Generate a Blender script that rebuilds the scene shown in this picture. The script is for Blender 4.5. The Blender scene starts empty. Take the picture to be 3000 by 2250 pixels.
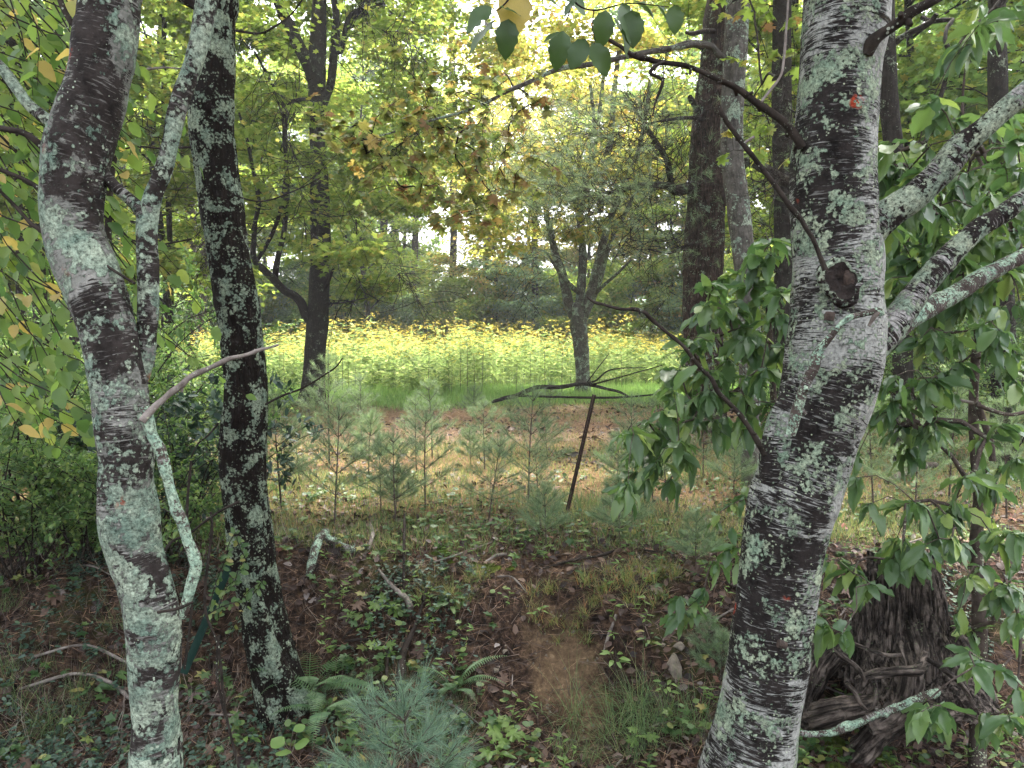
import bpy, math, random
import numpy as np
from mathutils import Vector, Matrix
R = math.radians
scene = bpy.context.scene
col = scene.collection
rng = np.random.default_rng(7)
random.seed(7)

# ------------------------------------------------------------------ camera, sky, sun, exposure
PITCH = R(1.77); CAMZ = 1.6; FPX = 2167.0
cam_d = bpy.data.cameras.new("camera"); cam_d.lens = 26; cam_d.sensor_width = 36
cam_d.clip_start = 0.05; cam_d.clip_end = 2000
cam = bpy.data.objects.new("camera", cam_d); col.objects.link(cam)
cam.location = (0, 0, CAMZ); cam.rotation_euler = (R(90) - PITCH, 0, 0)
scene.camera = cam

SUN_EL, SUN_AZ = R(66), R(20)          # azimuth measured from +Y (ahead) towards +X (right)
world = bpy.data.worlds.new("World"); scene.world = world; world.use_nodes = True
wn = world.node_tree; wn.nodes.clear()
sky = wn.nodes.new("ShaderNodeTexSky"); sky.sky_type = 'NISHITA'; sky.sun_disc = False
sky.sun_elevation = SUN_EL; sky.sun_rotation = SUN_AZ
sky.dust_density = 6; sky.air_density = 1.2; sky.ozone_density = 1.0
hs = wn.nodes.new("ShaderNodeHueSaturation"); hs.inputs['Saturation'].default_value = 0.35
bg = wn.nodes.new("ShaderNodeBackground"); bg.inputs[1].default_value = 0.15
wo = wn.nodes.new("ShaderNodeOutputWorld")
wn.links.new(sky.outputs[0], hs.inputs['Color']); wn.links.new(hs.outputs[0], bg.inputs[0]); wn.links.new(bg.outputs[0], wo.inputs[0])

sl = bpy.data.lights.new("sun", 'SUN'); sl.energy = 2.6; sl.angle = R(6); sl.color = (1, 0.95, 0.86)
so = bpy.data.objects.new("sun", sl); col.objects.link(so)
sd = Vector((math.sin(SUN_AZ) * math.cos(SUN_EL), math.cos(SUN_AZ) * math.cos(SUN_EL), math.sin(SUN_EL)))
so.rotation_euler = sd.to_track_quat('Z', 'Y').to_euler(); so.location = (0, 0, 30)

vs = scene.view_settings
vs.view_transform = 'Standard'; vs.look = 'None'; vs.gamma = 1; vs.use_curve_mapping = False
vs.exposure = 3.0
cy = scene.cycles
cy.max_bounces = 6; cy.diffuse_bounces = 4; cy.glossy_bounces = 2; cy.transmission_bounces = 3; cy.transparent_max_bounces = 4
cy.use_fast_gi = False; cy.caustics_reflective = False; cy.caustics_refractive = False

# ------------------------------------------------------------------ noise and projection
def _h(ix, iy, iz):
    n = (ix.astype(np.int64) * 73856093) ^ (iy.astype(np.int64) * 19349663) ^ (iz.astype(np.int64) * 83492791)
    n = (n ^ (n >> 13)) * 1274126177
    n = n & 0x7fffffff
    n = (n ^ (n >> 16)) & 0xffff
    return n / 65535.0
def vnoise(x, y, z):
    x, y, z = np.broadcast_arrays(np.asarray(x, float), np.asarray(y, float), np.asarray(z, float))
    fx, fy, fz = np.floor(x), np.floor(y), np.floor(z)
    tx, ty, tz = x - fx, y - fy, z - fz
    tx = tx * tx * (3 - 2 * tx); ty = ty * ty * (3 - 2 * ty); tz = tz * tz * (3 - 2 * tz)
    r = 0
    for dx in (0, 1):
        for dy in (0, 1):
            for dz in (0, 1):
                w = (tx if dx else 1 - tx) * (ty if dy else 1 - ty) * (tz if dz else 1 - tz)
                r = r + w * _h(fx + dx, fy + dy, fz + dz)
    return r * 2 - 1
def fbm(x, y, z, o=4, g=0.5):
    r = 0; a = 1; f = 1
    for i in range(o):
        r = r + a * vnoise(np.asarray(x) * f + 17.3 * i, np.asarray(y) * f - 9.1 * i, np.asarray(z) * f + 3.7 * i); a *= g; f *= 2.03
    return r
PY = np.array([-400, -2, 1.6, 2.3, 2.75, 3.0, 3.15, 3.35, 3.55, 3.8, 6, 9, 14, 18, 30, 60, 400.])
PZ = np.array([-.02, -.02, -.01, 0.0, 0.04, .09, .20, .42, .56, .62, .66, .71, .80, .95, 1.1, 1.5, 4.])
def H(x, y):
    x = np.asarray(x, float); y = np.asarray(y, float)
    ys = y + 0.22 * vnoise(x * 0.9 + 5, y * 0.2, 3) * np.clip((5 - abs(y - 3.3)) / 5, 0, 1)
    z = np.interp(ys, PY, PZ)
    bank = np.exp(-((y - 3.4) / 0.9) ** 2)
    z = z + bank * 0.05 * fbm(x * 2.6, y * 2.6, 1, 4) + bank * .018 * fbm(x * 14, y * 14, 5, 3)
    z = z + 0.03 * fbm(x * 0.7, y * 0.7, 2, 3) * np.clip((y - 3.5) / 3, 0, 1) * np.clip((60 - y) / 30, 0, 1)
    g = np.exp(-((x - (0.16 + 0.35 * np.clip(3.5 - y, -1, 1))) / 0.2) ** 2) * np.exp(-((y - 3.3) / 0.45) ** 2)
    z = z - 0.07 * g
    z = z + np.clip((np.abs(x) - 18) / 60, 0, 3) * 1.0 * np.clip((y + 5) / 10, 0, 1)
    return z
def h1(x, y): return float(H(x, y))
cp, sp = math.cos(PITCH), math.sin(PITCH)
def ray(u, v):
    a = (u - 1500) / FPX; b = (1125 - v) / FPX
    return Vector((a, cp + b * sp, -sp + b * cp))
def P(u, v, Y):
    d = ray(u, v); return Vector((0, 0, CAMZ)) + d * (Y / d.y)
def PG(u, v, y0=1.8, y1=60):
    d = ray(u, v)
    y = y0
    while y < y1:
        p = Vector((0, 0, CAMZ)) + d * (y / d.y)
        if p.z <= h1(p.x, p.y): return p
        y += 0.02 if y < 6 else 0.1
    return Vector((0, 0, CAMZ)) + d * (y1 / d.y)

# ------------------------------------------------------------------ mesh collecting
class MB:
    def __init__(s): s.V = []; s.L = []; s.T = []; s.B = []; s.M = []; s.n = 0
    def add(s, V, F, bark=None, mat=0):
        V = np.asarray(V, float); F = np.asarray(F, int)
        s.V.append(V); s.L.append((F + s.n).ravel()); s.T.append(np.full(len(F), F.shape[1])); s.M.append(np.full(len(F), mat))
        s.B.append(np.asarray(bark, float) if bark is not None else V)
        s.n += len(V)
    def mesh(s, name, mats, smooth=True):
        m = bpy.data.meshes.new(name)
        V = np.concatenate(s.V); L = np.concatenate(s.L); T = np.concatenate(s.T); M = np.concatenate(s.M); B = np.concatenate(s.B)
        m.vertices.add(len(V)); m.vertices.foreach_set('co', V.ravel())
        m.loops.add(len(L)); m.loops.foreach_set('vertex_index', L)
        m.polygons.add(len(T)); st = np.concatenate([[0], np.cumsum(T)[:-1]])
        m.polygons.foreach_set('loop_start', st); m.polygons.foreach_set('loop_total', T)
        m.polygons.foreach_set('material_index', M)
        m.polygons.foreach_set('use_smooth', np.full(len(T), smooth))
        a = m.attributes.new('bark', 'FLOAT_VECTOR', 'POINT'); a.data.foreach_set('vector', B.ravel())
        m.update(calc_edges=True)
        for mt in (mats if isinstance(mats, (list, tuple)) else [mats]): m.materials.append(mt)
        return m
def obj(name, mesh, parent=None, mw=None, kind=None):
    o = bpy.data.objects.new(name, mesh); col.objects.link(o)
    if parent is not None: o.parent = parent
    if mw is not None: o.matrix_local = mw
    if kind: o['kind'] = kind
    return o
def build(name, mb, mats, parent=None, kind=None, smooth=True):
    """mesh in world coordinates under a parent that sits at its own base: re-centre on the parent"""
    m = mb.mesh(name, mats, smooth)
    o = obj(name, m, parent, None, kind)
    if parent is not None:
        o.matrix_parent_inverse = parent.matrix_basis.inverted()
    return o
def thing(name, label, cat, loc=(0, 0, 0), rz=0, group=None, sc=1.0):
    o = bpy.data.objects.new(name, None); col.objects.link(o); o.empty_display_size = 0.1
    o.location = loc; o.rotation_euler = (0, 0, rz); o.scale = (sc, sc, sc)
    o['label'] = label; o['category'] = cat
    if group: o['group'] = group
    return o
def tag(o, label, cat, group=None):
    o['label'] = label; o['category'] = cat
    if group: o['group'] = group
    return o
def copy_tree(root, loc, rz=0, sc=1.0, label=None, tilt=(0, 0), mats=None):
    r = root.copy(); col.objects.link(r); r.location = loc; r.rotation_euler = (tilt[0], tilt[1], rz); r.scale = (sc, sc, sc)
    if label: r['label'] = label
    for ch in root.children:
        c = ch.copy(); col.objects.link(c); c.parent = r
        if mats and ch.name.split('.')[0] in mats:
            c.material_slots[0].link = 'OBJECT'; c.material_slots[0].material = mats[ch.name.split('.')[0]]
        for g in ch.children:
            d = g.copy(); col.objects.link(d); d.parent = c
    return r

def catmull(P_, n):
    P_ = np.asarray(P_, float)
    if len(P_) < 3:
        t = np.linspace(0, 1, n)[:, None]; return P_[0] * (1 - t) + P_[-1] * t
    Q = np.vstack([2 * P_[0] - P_[1], P_, 2 * P_[-1] - P_[-2]])
    seg = np.linalg.norm(np.diff(P_[:, :3], axis=0), axis=1); cum = np.concatenate([[0], np.cumsum(seg)]); cum /= cum[-1]
    tt = np.linspace(0, 1, n); k = np.clip(np.searchsorted(cum, tt, side='right') - 1, 0, len(P_) - 2)
    u = ((tt - cum[k]) / np.maximum(cum[k + 1] - cum[k], 1e-9))[:, None]
    a, b, c, d = Q[k], Q[k + 1], Q[k + 2], Q[k + 3]
    return 0.5 * (2 * b + (c - a) * u + (2 * a - 5 * b + 4 * c - d) * u ** 2 + (3 * b - a - 3 * c + d) * u ** 3)
def tube(mb, pts, rad, segs=8, step=None, n=None, lump=0.0, lumpf=8.0, ridge=0.0, ridgen=14, mat=0, seed=0, cap=True):
    """pts list of xyz, rad list of radii; adds a smooth tapering tube with real relief"""
    A = np.column_stack([np.asarray([list(p) for p in pts], float), np.asarray(rad, float)])
    L = np.linalg.norm(np.diff(A[:, :3], axis=0), axis=1).sum()
    if n is None: n = max(2, int(L / step) + 1) if step else len(A)
    S = catmull(A, n) if (n != len(A) or step) else A
    C = S[:, :3]; r = np.maximum(S[:, 3], 0.0006)
    T = np.gradient(C, axis=0); T /= np.linalg.norm(T, axis=1)[:, None] + 1e-12
    ref = np.array([1.0, 0, 0]) if abs(T[0][0]) < 0.8 else np.array([0, 1.0, 0])
    N = np.zeros_like(C); v = ref - T[0] * np.dot(ref, T[0]); N[0] = v / np.linalg.norm(v)
    for i in range(1, n):
        v = N[i - 1] - T[i] * np.dot(N[i - 1], T[i]); N[i] = v / (np.linalg.norm(v) + 1e-12)
    Bn = np.cross(T, N)
    s = np.concatenate([[0], np.cumsum(np.linalg.norm(np.diff(C, axis=0), axis=1))])
    th = np.linspace(0, 2 * np.pi, segs, endpoint=False)
    ct, st_ = np.cos(th)[None], np.sin(th)[None]
    rr = r[:, None] * np.ones((1, segs))
    bx = rr * ct; by = rr * st_; bz = s[:, None] * np.ones((1, segs))
    if lump: rr = rr * (1 + lump * fbm(bx * lumpf + seed, by * lumpf, bz * lumpf * 0.7, 4))
    if ridge:
        rd = 1 - np.abs(fbm(bx * ridgen * 3 + seed, by * ridgen * 3, bz * ridgen * 0.45, 3)) * 2
        rr = rr + ridge * rd
    V = C[:, None] + N[:, None] * (rr * ct)[..., None] + Bn[:, None] * (rr * st_)[..., None]
    V = V.reshape(-1, 3); B = np.stack([bx, by, bz], -1).reshape(-1, 3) + seed * 3.1
    i = np.arange(n - 1)[:, None] * segs; j = np.arange(segs)[None]; j2 = (j + 1) % segs
    F = np.stack([i + j, i + j2, i + segs + j2, i + segs + j], -1).reshape(-1, 4)
    mb.add(V, F, B, mat)
    if cap:
        for e in (0, n - 1):
            ring = V[e * segs:(e + 1) * segs]; c = ring.mean(0)
            k = np.arange(segs)
            f = np.stack([np.full(segs, segs), k, (k + 1) % segs], -1)
            mb.add(np.vstack([ring, c]), f if e else f[:, ::-1], np.vstack([B[e * segs:(e + 1) * segs], B[e * segs:(e + 1) * segs].mean(0)]), mat)
    return C
def norm(a): return a / (np.linalg.norm(a, axis=-1, keepdims=True) + 1e-12)
def scatter(mb, tpl, pos, d, nrm, size, mat=0, width=None):
    """many copies of a small template: x along the leaf, y across, z its normal"""
    V, F = tpl; V = np.asarray(V, float); F = np.asarray(F, int)
    pos = np.asarray(pos, float); M = len(pos)
    if M == 0: return
    x = norm(np.asarray(d, float)); z = np.asarray(nrm, float); z = norm(z - x * (z * x).sum(-1, keepdims=True)); y = np.cross(z, x)
    sz = np.broadcast_to(np.asarray(size, float), (M,))[:, None, None]
    wd = sz if width is None else np.broadcast_to(np.asarray(width, float), (M,))[:, None, None]
    W = pos[:, None] + sz * (V[None, :, 0:1] * x[:, None] + V[None, :, 2:3] * z[:, None]) + wd * V[None, :, 1:2] * y[:, None]
    FF = F[None] + (np.arange(M) * len(V))[:, None, None]
    mb.add(W.reshape(-1, 3), FF.reshape(-1, F.shape[1]), None, mat)

# leaf shapes ----------------------------------------------------
def fan(outline):
    V = np.array(outline, float); n = len(V)
    return V, np.array([(0, i, i + 1) for i in range(1, n - 1)])
T_SIMPLE = (np.array([(0, 0, 0), (.5, -.3, .05), (1, 0, -.06), (.5, .3, .05)]), np.array([(0, 1, 2), (0, 2, 3)]))
T_LANCE = (np.array([(0, 0, 0), (.4, -.13, .03), (1, 0, -.12), (.4, .13, .03)]), np.array([(0, 1, 2), (0, 2, 3)]))
T_MAPLE = fan([(0, 0, 0), (.12, -.42, .04), (.38, -.24, .02), (.62, -.46, -.02), (.66, -.16, .02), (1, 0, -.06), (.66, .16, .02), (.62, .46, -.02), (.38, .24, .02), (.12, .42, .04)])
T_BLADE = (np.array([(0, -.5, 0), (0, .5, 0), (.55, .35, .0), (.55, -.35, 0), (1, 0, -.22)]), np.array([(0, 1, 2), (0, 2, 3), (3, 2, 4)]))
T_NEEDLE = (np.array([(0, -.5, 0), (0, .5, 0), (1, 0, 0)]), np.array([(0, 1, 2)]))
T_ROUND = fan([(0, 0, 0), (.2, -.38, .02), (.6, -.46, .0), (.95, -.2, -.04), (.95, .2, -.04), (.6, .46, .0), (.2, .38, .02)])
def leaf_ovate(wid=0.42, peak=0.45, droop=0.25, fold=0.12, wave=0.03, n=9, seed=0, serr=0.0):
    """a near leaf: midrib and two edges, curved along its length, gently waved"""
    r = np.random.default_rng(seed); V = []; F = []
    for i in range(n):
        t = i / (n - 1)
        w = wid * 0.5 * (math.sin(math.pi * min(1, t ** (math.log(.5) / math.log(peak)))) ** 0.75 if 0 < t < 1 else 0)
        z = -droop * t * t; wz = wave * math.sin(t * 9 + seed) + fold * w * 2
        se = 1 + serr * (1 if i % 2 else -1)
        V += [(t, -w * se, z + wz), (t, -w * .5, z + wz * .45), (t, 0, z), (t, w * .5, z + wz * .45), (t, w * se, z + wz + wave * r.normal())]
    for i in range(n - 1):
        for k in range(4):
            a = i * 5 + k; F.append((a, a + 1, a + 6, a + 5))
    return np.array(V), np.array(F)
def leaf_maple(seed=0):
    r = np.random.default_rng(seed)
    pts = [(0, 0), (-.04, -.16), (.06, -.40), (.17, -.34), (.22, -.52), (.30, -.36), (.42, -.22), (.50, -.38), (.56, -.56), (.64, -.42), (.76, -.42), (.68, -.26), (.70, -.13), (.82, -.17), (.88, -.07), (1.04, 0)]
    pts = pts + [(x, -y) for x, y in pts[-2:0:-1]]
    c = (.36, 0)
    out = [(c[0], c[1], 0)] + [(x + .02 * r.normal(), y + .02 * r.normal(), -.10 * x * x - .28 * y * y + .03 * r.normal()) for x, y in pts]
    V = np.array(out); n = len(V) - 1
    F = np.array([(0, i + 1, (i + 1) % n + 1) for i in range(n)])
    return V, F

# ------------------------------------------------------------------ materials
def newmat(name):
    m = bpy.data.materials.new(name); m.use_nodes = True; nt = m.node_tree; nt.nodes.clear()
    out = nt.nodes.new("ShaderNodeOutputMaterial")
    return m, nt, out
def nd(nt, t, **k):
    n = nt.nodes.new(t)
    for a, b in k.items(): setattr(n, a, b)
    return n
def ramp(nt, src, stops, interp='LINEAR'):
    r = nd(nt, "ShaderNodeValToRGB"); r.color_ramp.interpolation = interp
    e = r.color_ramp.elements
    while len(e) > 2: e.remove(e[-1])
    e[0].position, e[0].color = stops[0][0], (*stops[0][1], 1) if len(stops[0][1]) == 3 else stops[0][1]
    e[1].position, e[1].color = stops[-1][0], (*stops[-1][1], 1)
    for p, c in stops[1:-1]:
        x = e.new(p); x.color = (*c, 1)
    nt.links.new(src, r.inputs[0]); return r.outputs[0]
def g3(v): return (v, v, v)
def mapping(nt, src, scale):
    m = nd(nt, "ShaderNodeMapping"); m.inputs['Scale'].default_value = scale; nt.links.new(src, m.inputs['Vector']); return m.outputs[0]
def noise(nt, vec, scale, detail=6, rough=.6, dist=0):
    n = nd(nt, "ShaderNodeTexNoise"); n.inputs['Scale'].default_value = scale; n.inputs['Detail'].default_value = detail
    n.inputs['Roughness'].default_value = rough; n.inputs['Distortion'].default_value = dist
    nt.links.new(vec, n.inputs['Vector']); return n.outputs['Fac']
def mix(nt, fac, a, b, mode='MIX'):
    m = nd(nt, "ShaderNodeMix", data_type='RGBA', blend_type=mode)
    for sock, v in ((0, fac), (6, a), (7, b)):
        if isinstance(v, (int, float)): m.inputs[sock].default_value = v
        elif isinstance(v, tuple): m.inputs[sock].default_value = (*v, 1)
        else: nt.links.new(v, m.inputs[sock])
    return m.outputs[2]
def mth(nt, op, a, b=0.0):
    m = nd(nt, "ShaderNodeMath", operation=op)
    for i, v in enumerate((a, b)):
        if isinstance(v, (int, float)): m.inputs[i].default_value = v
        else: nt.links.new(v, m.inputs[i])
    return m.outputs[0]
def bark_mat(name, dark, mid, streak=None, streak_amt=.5, furrow=0.0, furrow_col=(0.01, .008, .006), lichen=(.30, .38, .27), lichen2=(.42, .45, .30), lich=.5, lich_scale=11, rust=0.0, bump=.6, rough=.85, pale=None, lgrad=None, side=0.0):
    m, nt, out = newmat(name)
    at = nd(nt, "ShaderNodeAttribute", attribute_name='bark').outputs['Vector']
    sep = nd(nt, 'ShaderNodeSeparateXYZ'); nt.links.new(at, sep.inputs[0]); off = 51 * 3.1
    c = ramp(nt, noise(nt, at, 22, 6, .7), [(.35, dark), (.62, mid)])
    hgt = noise(nt, at, 60, 5, .7)
    if furrow:
        f = noise(nt, mapping(nt, at, (60, 60, 9)), 1, 5, .6, .6)
        fm = ramp(nt, f, [(.42, g3(0)), (.56, g3(1))])
        c = mix(nt, mth(nt, 'MULTIPLY', mth(nt, 'SUBTRACT', 1.0, fm), furrow), c, furrow_col)
        hgt = mth(nt, 'ADD', hgt, mth(nt, 'MULTIPLY', fm, 1.4))
    if streak:
        big = noise(nt, at, 4.5, 4, .6)
        a = noise(nt, mapping(nt, at, (13, 13, 120)), 1, 6, .68, 1.3)
        a = mth(nt, 'ADD', a, mth(nt, 'MULTIPLY', mth(nt, 'SUBTRACT', big, .5), 1.15))
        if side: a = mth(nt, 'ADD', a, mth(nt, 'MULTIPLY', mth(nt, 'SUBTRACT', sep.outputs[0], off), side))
        sm = ramp(nt, a, [(.62 - .2 * streak_amt, g3(0)), (.66 - .2 * streak_amt, g3(1))])
        sc_ = ramp(nt, noise(nt, at, 95, 4, .75), [(.32, tuple(x * .22 for x in streak)), (.5, tuple(x * .7 for x in streak)), (.68, streak)])
        c = mix(nt, mth(nt, 'MULTIPLY', sm, .95), c, sc_)
        fine = ramp(nt, noise(nt, mapping(nt, at, (30, 30, 210)), 1, 3, .5), [(.60, g3(0)), (.66, g3(1))])
        c = mix(nt, mth(nt, 'MULTIPLY', fine, .45), c, tuple(x * .7 for x in streak))
        hgt = mth(nt, 'ADD', hgt, mth(nt, 'MULTIPLY', sm, .5))
    if pale:
        pm = ramp(nt, mth(nt, 'ADD', noise(nt, at, 9, 3, .6), mth(nt, 'MULTIPLY', noise(nt, at, 75, 4, .75), .5)), [(.74, g3(0)), (.80, g3(1))])
        c = mix(nt, mth(nt, 'MULTIPLY', pm, .9), c, mix(nt, noise(nt, at, 120, 2, .5), pale, tuple(x * .35 for x in pale)))
    if lich > 0:
        l1 = noise(nt, at, lich_scale, 3, .55, .5); l2 = noise(nt, at, lich_scale * 6, 5, .8)
        vo = nd(nt, "ShaderNodeTexVoronoi"); vo.inputs['Scale'].default_value = lich_scale * 8; nt.links.new(at, vo.inputs['Vector'])
        s = mth(nt, 'ADD', mth(nt, 'MULTIPLY', l1, .9), mth(nt, 'ADD', mth(nt, 'MULTIPLY', l2, .62), mth(nt, 'MULTIPLY', vo.outputs['Distance'], -.2)))
        if lgrad:
            mr = nd(nt, 'ShaderNodeMapRange'); mr.inputs[1].default_value = lgrad[0]; mr.inputs[2].default_value = lgrad[1]; mr.inputs[3].default_value = -lgrad[2] * .6; mr.inputs[4].default_value = lgrad[2]
            nt.links.new(sep.outputs[2], mr.inputs[0]); s = mth(nt, 'ADD', s, mr.outputs[0])
        th = .93 - .36 * lich
        lm = ramp(nt, s, [(th, g3(0)), (th + .03, g3(1))])
        lc = ramp(nt, noise(nt, at, lich_scale * 1.6, 4, .65), [(.36, lichen), (.5, tuple((x + y) * .5 for x, y in zip(lichen, lichen2))), (.64, lichen2)])
        lc = mix(nt, 1.0, lc, ramp(nt, noise(nt, at, 105, 5, .8), [(.34, g3(.10)), (.5, g3(.78)), (.66, g3(1.35))]), 'MULTIPLY')
        c = mix(nt, lm, c, lc)
        hgt = mth(nt, 'ADD', hgt, mth(nt, 'MULTIPLY', lm, mth(nt, 'ADD', .7, mth(nt, 'MULTIPLY', noise(nt, at, 105, 5, .8), 1.5))))
        v2 = nd(nt, "ShaderNodeTexVoronoi"); v2.inputs['Scale'].default_value = 75; nt.links.new(at, v2.inputs['Vector'])
        spot = ramp(nt, mth(nt, 'ADD', v2.outputs['Distance'], mth(nt, 'MULTIPLY', noise(nt, at, 14, 3, .6), 1.3)), [(.66, g3(1)), (.74, g3(0))])
        c = mix(nt, mth(nt, 'MULTIPLY', spot, .8), c, lichen2)
    if rust:
        rm = ramp(nt, noise(nt, at, 7, 2, .5), [(.735 - rust * .05, g3(0)), (.75, g3(1))])
        c = mix(nt, mth(nt, 'MULTIPLY', rm, mth(nt, 'GREATER_THAN', noise(nt, at, 90, 2, .5), .48)), c, (.30, .045, .02))
    b = nd(nt, "ShaderNodeBump"); b.inputs['Strength'].default_value = bump; b.inputs['Distance'].default_value = .006
    nt.links.new(hgt, b.inputs['Height'])
    p = nd(nt, "ShaderNodeBsdfPrincipled"); p.inputs['Roughness'].default_value = rough; p.inputs['Specular IOR Level'].default_value = .08
    nt.links.new(c, p.inputs['Base Color']); nt.links.new(b.outputs[0], p.inputs['Normal']); nt.links.new(p.outputs[0], out.inputs[0])
    return m
def rnd_val(nt):
    g = nd(nt, "ShaderNodeNewGeometry").outputs['Random Per Island']; o = nd(nt, "ShaderNodeObjectInfo").outputs['Random']
    return mth(nt, 'FRACT', mth(nt, 'ADD', g, mth(nt, 'MULTIPLY', o, 7.31)))
DESAT = .16
def leaf_mat(name, stops, trans=.45, tboost=1.7, rough=.5, spec=.4, gloss=True, vary=0.0, spots=None):
    m, nt, out = newmat(name)
    stops = [(p_, tuple(x * (1 - DESAT) + (c_[0] * .3 + c_[1] * .6 + c_[2] * .1) * DESAT for x in c_)) for p_, c_ in stops]
    c = ramp(nt, rnd_val(nt), stops)
    if vary:
        tc = nd(nt, "ShaderNodeTexCoord").outputs['Object']
        c = mix(nt, mth(nt, 'MULTIPLY', noise(nt, tc, 40, 3, .6), vary), c, (.02, .03, .01))
    if spots:
        tc = nd(nt, "ShaderNodeTexCoord").outputs['Object']
        sm = ramp(nt, noise(nt, tc, 9, 4, .7), [(.56, g3(0)), (.63, g3(1))])
        c = mix(nt, sm, c, spots)
    tr = nd(nt, "ShaderNodeBsdfTranslucent"); tc_ = mix(nt, 1.0, c, (tboost, tboost, tboost * .7), 'MULTIPLY'); nt.links.new(tc_, tr.inputs[0])
    if gloss:
        p = nd(nt, "ShaderNodeBsdfPrincipled"); p.inputs['Roughness'].default_value = rough; p.inputs['Specular IOR Level'].default_value = spec
        nt.links.new(c, p.inputs['Base Color'])
    else:
        p = nd(nt, "ShaderNodeBsdfDiffuse"); nt.links.new(c, p.inputs[0])
    mx = nd(nt, "ShaderNodeMixShader"); mx.inputs[0].default_value = trans
    nt.links.new(p.outputs[0], mx.inputs[1]); nt.links.new(tr.outputs[0], mx.inputs[2]); nt.links.new(mx.outputs[0], out.inputs[0])
    return m
def plain_mat(name, stops, rough=.8, scale=20, bump=.3, spec=.3, coord='Object', dist=.01, detail=6, metal=0):
    m, nt, out = newmat(name)
    tc = nd(nt, "ShaderNodeTexCoord").outputs[coord]
    n = noise(nt, tc, scale, detail, .65)
    p = nd(nt, "ShaderNodeBsdfPrincipled"); p.inputs['Roughness'].default_value = rough; p.inputs['Specular IOR Level'].default_value = spec; p.inputs['Metallic'].default_value = metal
    nt.links.new(ramp(nt, n, stops), p.inputs['Base Color'])
    b = nd(nt, "ShaderNodeBump"); b.inputs['Strength'].default_value = bump; b.inputs['Distance'].default_value = dist
    nt.links.new(noise(nt, tc, scale * 4, 5, .7), b.inputs['Height']); nt.links.new(b.outputs[0], p.inputs['Normal'])
    nt.links.new(p.outputs[0], out.inputs[0]); return m
M = {}
M['birch_l'] = bark_mat('birch_bark_left', (0.0110, 0.0088, 0.0077), (0.0358, 0.0292, 0.0264), streak=(.32, .31, .28), streak_amt=.34, lichen=(.19, .27, .21), lichen2=(.40, .46, .35), lich=.76, lich_scale=9, rust=1, bump=.9, pale=(.25, .25, .22), lgrad=(7.3, 9.0, .05))
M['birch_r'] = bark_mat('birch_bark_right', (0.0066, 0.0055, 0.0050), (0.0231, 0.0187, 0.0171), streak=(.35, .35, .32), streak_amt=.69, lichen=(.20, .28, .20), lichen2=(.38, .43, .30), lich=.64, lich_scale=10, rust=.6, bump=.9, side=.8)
M['birch_limb'] = bark_mat('birch_limb_bark', (0.0066, 0.0050, 0.0044), (0.0187, 0.0138, 0.0121), streak=(.40, .38, .36), streak_amt=.40, lichen=(.22, .29, .22), lichen2=(.36, .40, .29), lich=.84, lich_scale=10, bump=.9)
M['dark_l'] = bark_mat('dark_lichen_bark', (0.0050, 0.0033, 0.0028), (0.0165, 0.0116, 0.0094), furrow=.8, lichen=(.18, .24, .18), lichen2=(.30, .35, .25), lich=.72, lich_scale=11, bump=1.0)
M['branch'] = bark_mat('dark_twig_bark', (0.0110, 0.0083, 0.0066), (0.0385, 0.0303, 0.0248), lichen=(.22, .28, .22), lichen2=(.3, .33, .26), lich=.25, lich_scale=30, bump=.4)
M['branch_l'] = bark_mat('lichen_branch_bark', (.03, .022, .018), (.09, .07, .06), streak=(.3, .28, .26), streak_amt=.3, lichen=(.22, .33, .25), lichen2=(.36, .45, .33), lich=.8, lich_scale=22, bump=.6)
M['grey_twig'] = bark_mat('grey_dead_twig', (.08, .065, .055), (.22, .19, .17), lich=.2, lich_scale=40, bump=.4)
M['pine_b'] = bark_mat('pine_bark', (0.0315, 0.0196, 0.0154), (0.0840, 0.0595, 0.0490), furrow=.85, lichen=(.16, .22, .16), lichen2=(.26, .31, .22), lich=.45, lich_scale=7, bump=.9)
M['maple_b'] = bark_mat('grey_maple_bark', (.05, .045, .04), (.13, .12, .105), furrow=.35, lichen=(.22, .30, .23), lichen2=(.33, .38, .29), lich=.62, lich_scale=6, bump=.6)
M['mid_b'] = bark_mat('mid_tree_bark', (0.0121, 0.0099, 0.0083), (0.0385, 0.0330, 0.0275), furrow=.5, lichen=(.15, .19, .14), lichen2=(.22, .25, .18), lich=.35, lich_scale=8, bump=.7)
M['far_b'] = bark_mat('far_tree_bark', (0.0210, 0.0175, 0.0140), (0.0630, 0.0525, 0.0420), lichen=(.15, .18, .13), lichen2=(.2, .22, .16), lich=.3, lich_scale=6, bump=.3)
M['stem'] = bark_mat('sapling_bark', (0.0350, 0.0266, 0.0210), (0.0910, 0.0700, 0.0595), lich=.35, lich_scale=30, bump=.4)
M['stump'] = bark_mat('weathered_stump_wood', (.026, .020, .017), (.16, .13, .11), furrow=.9, furrow_col=(.006, .0045, .0035), lichen=(.07, .09, .04), lichen2=(.12, .14, .08), lich=.12, lich_scale=7, bump=1.0, rough=.7)

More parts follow.
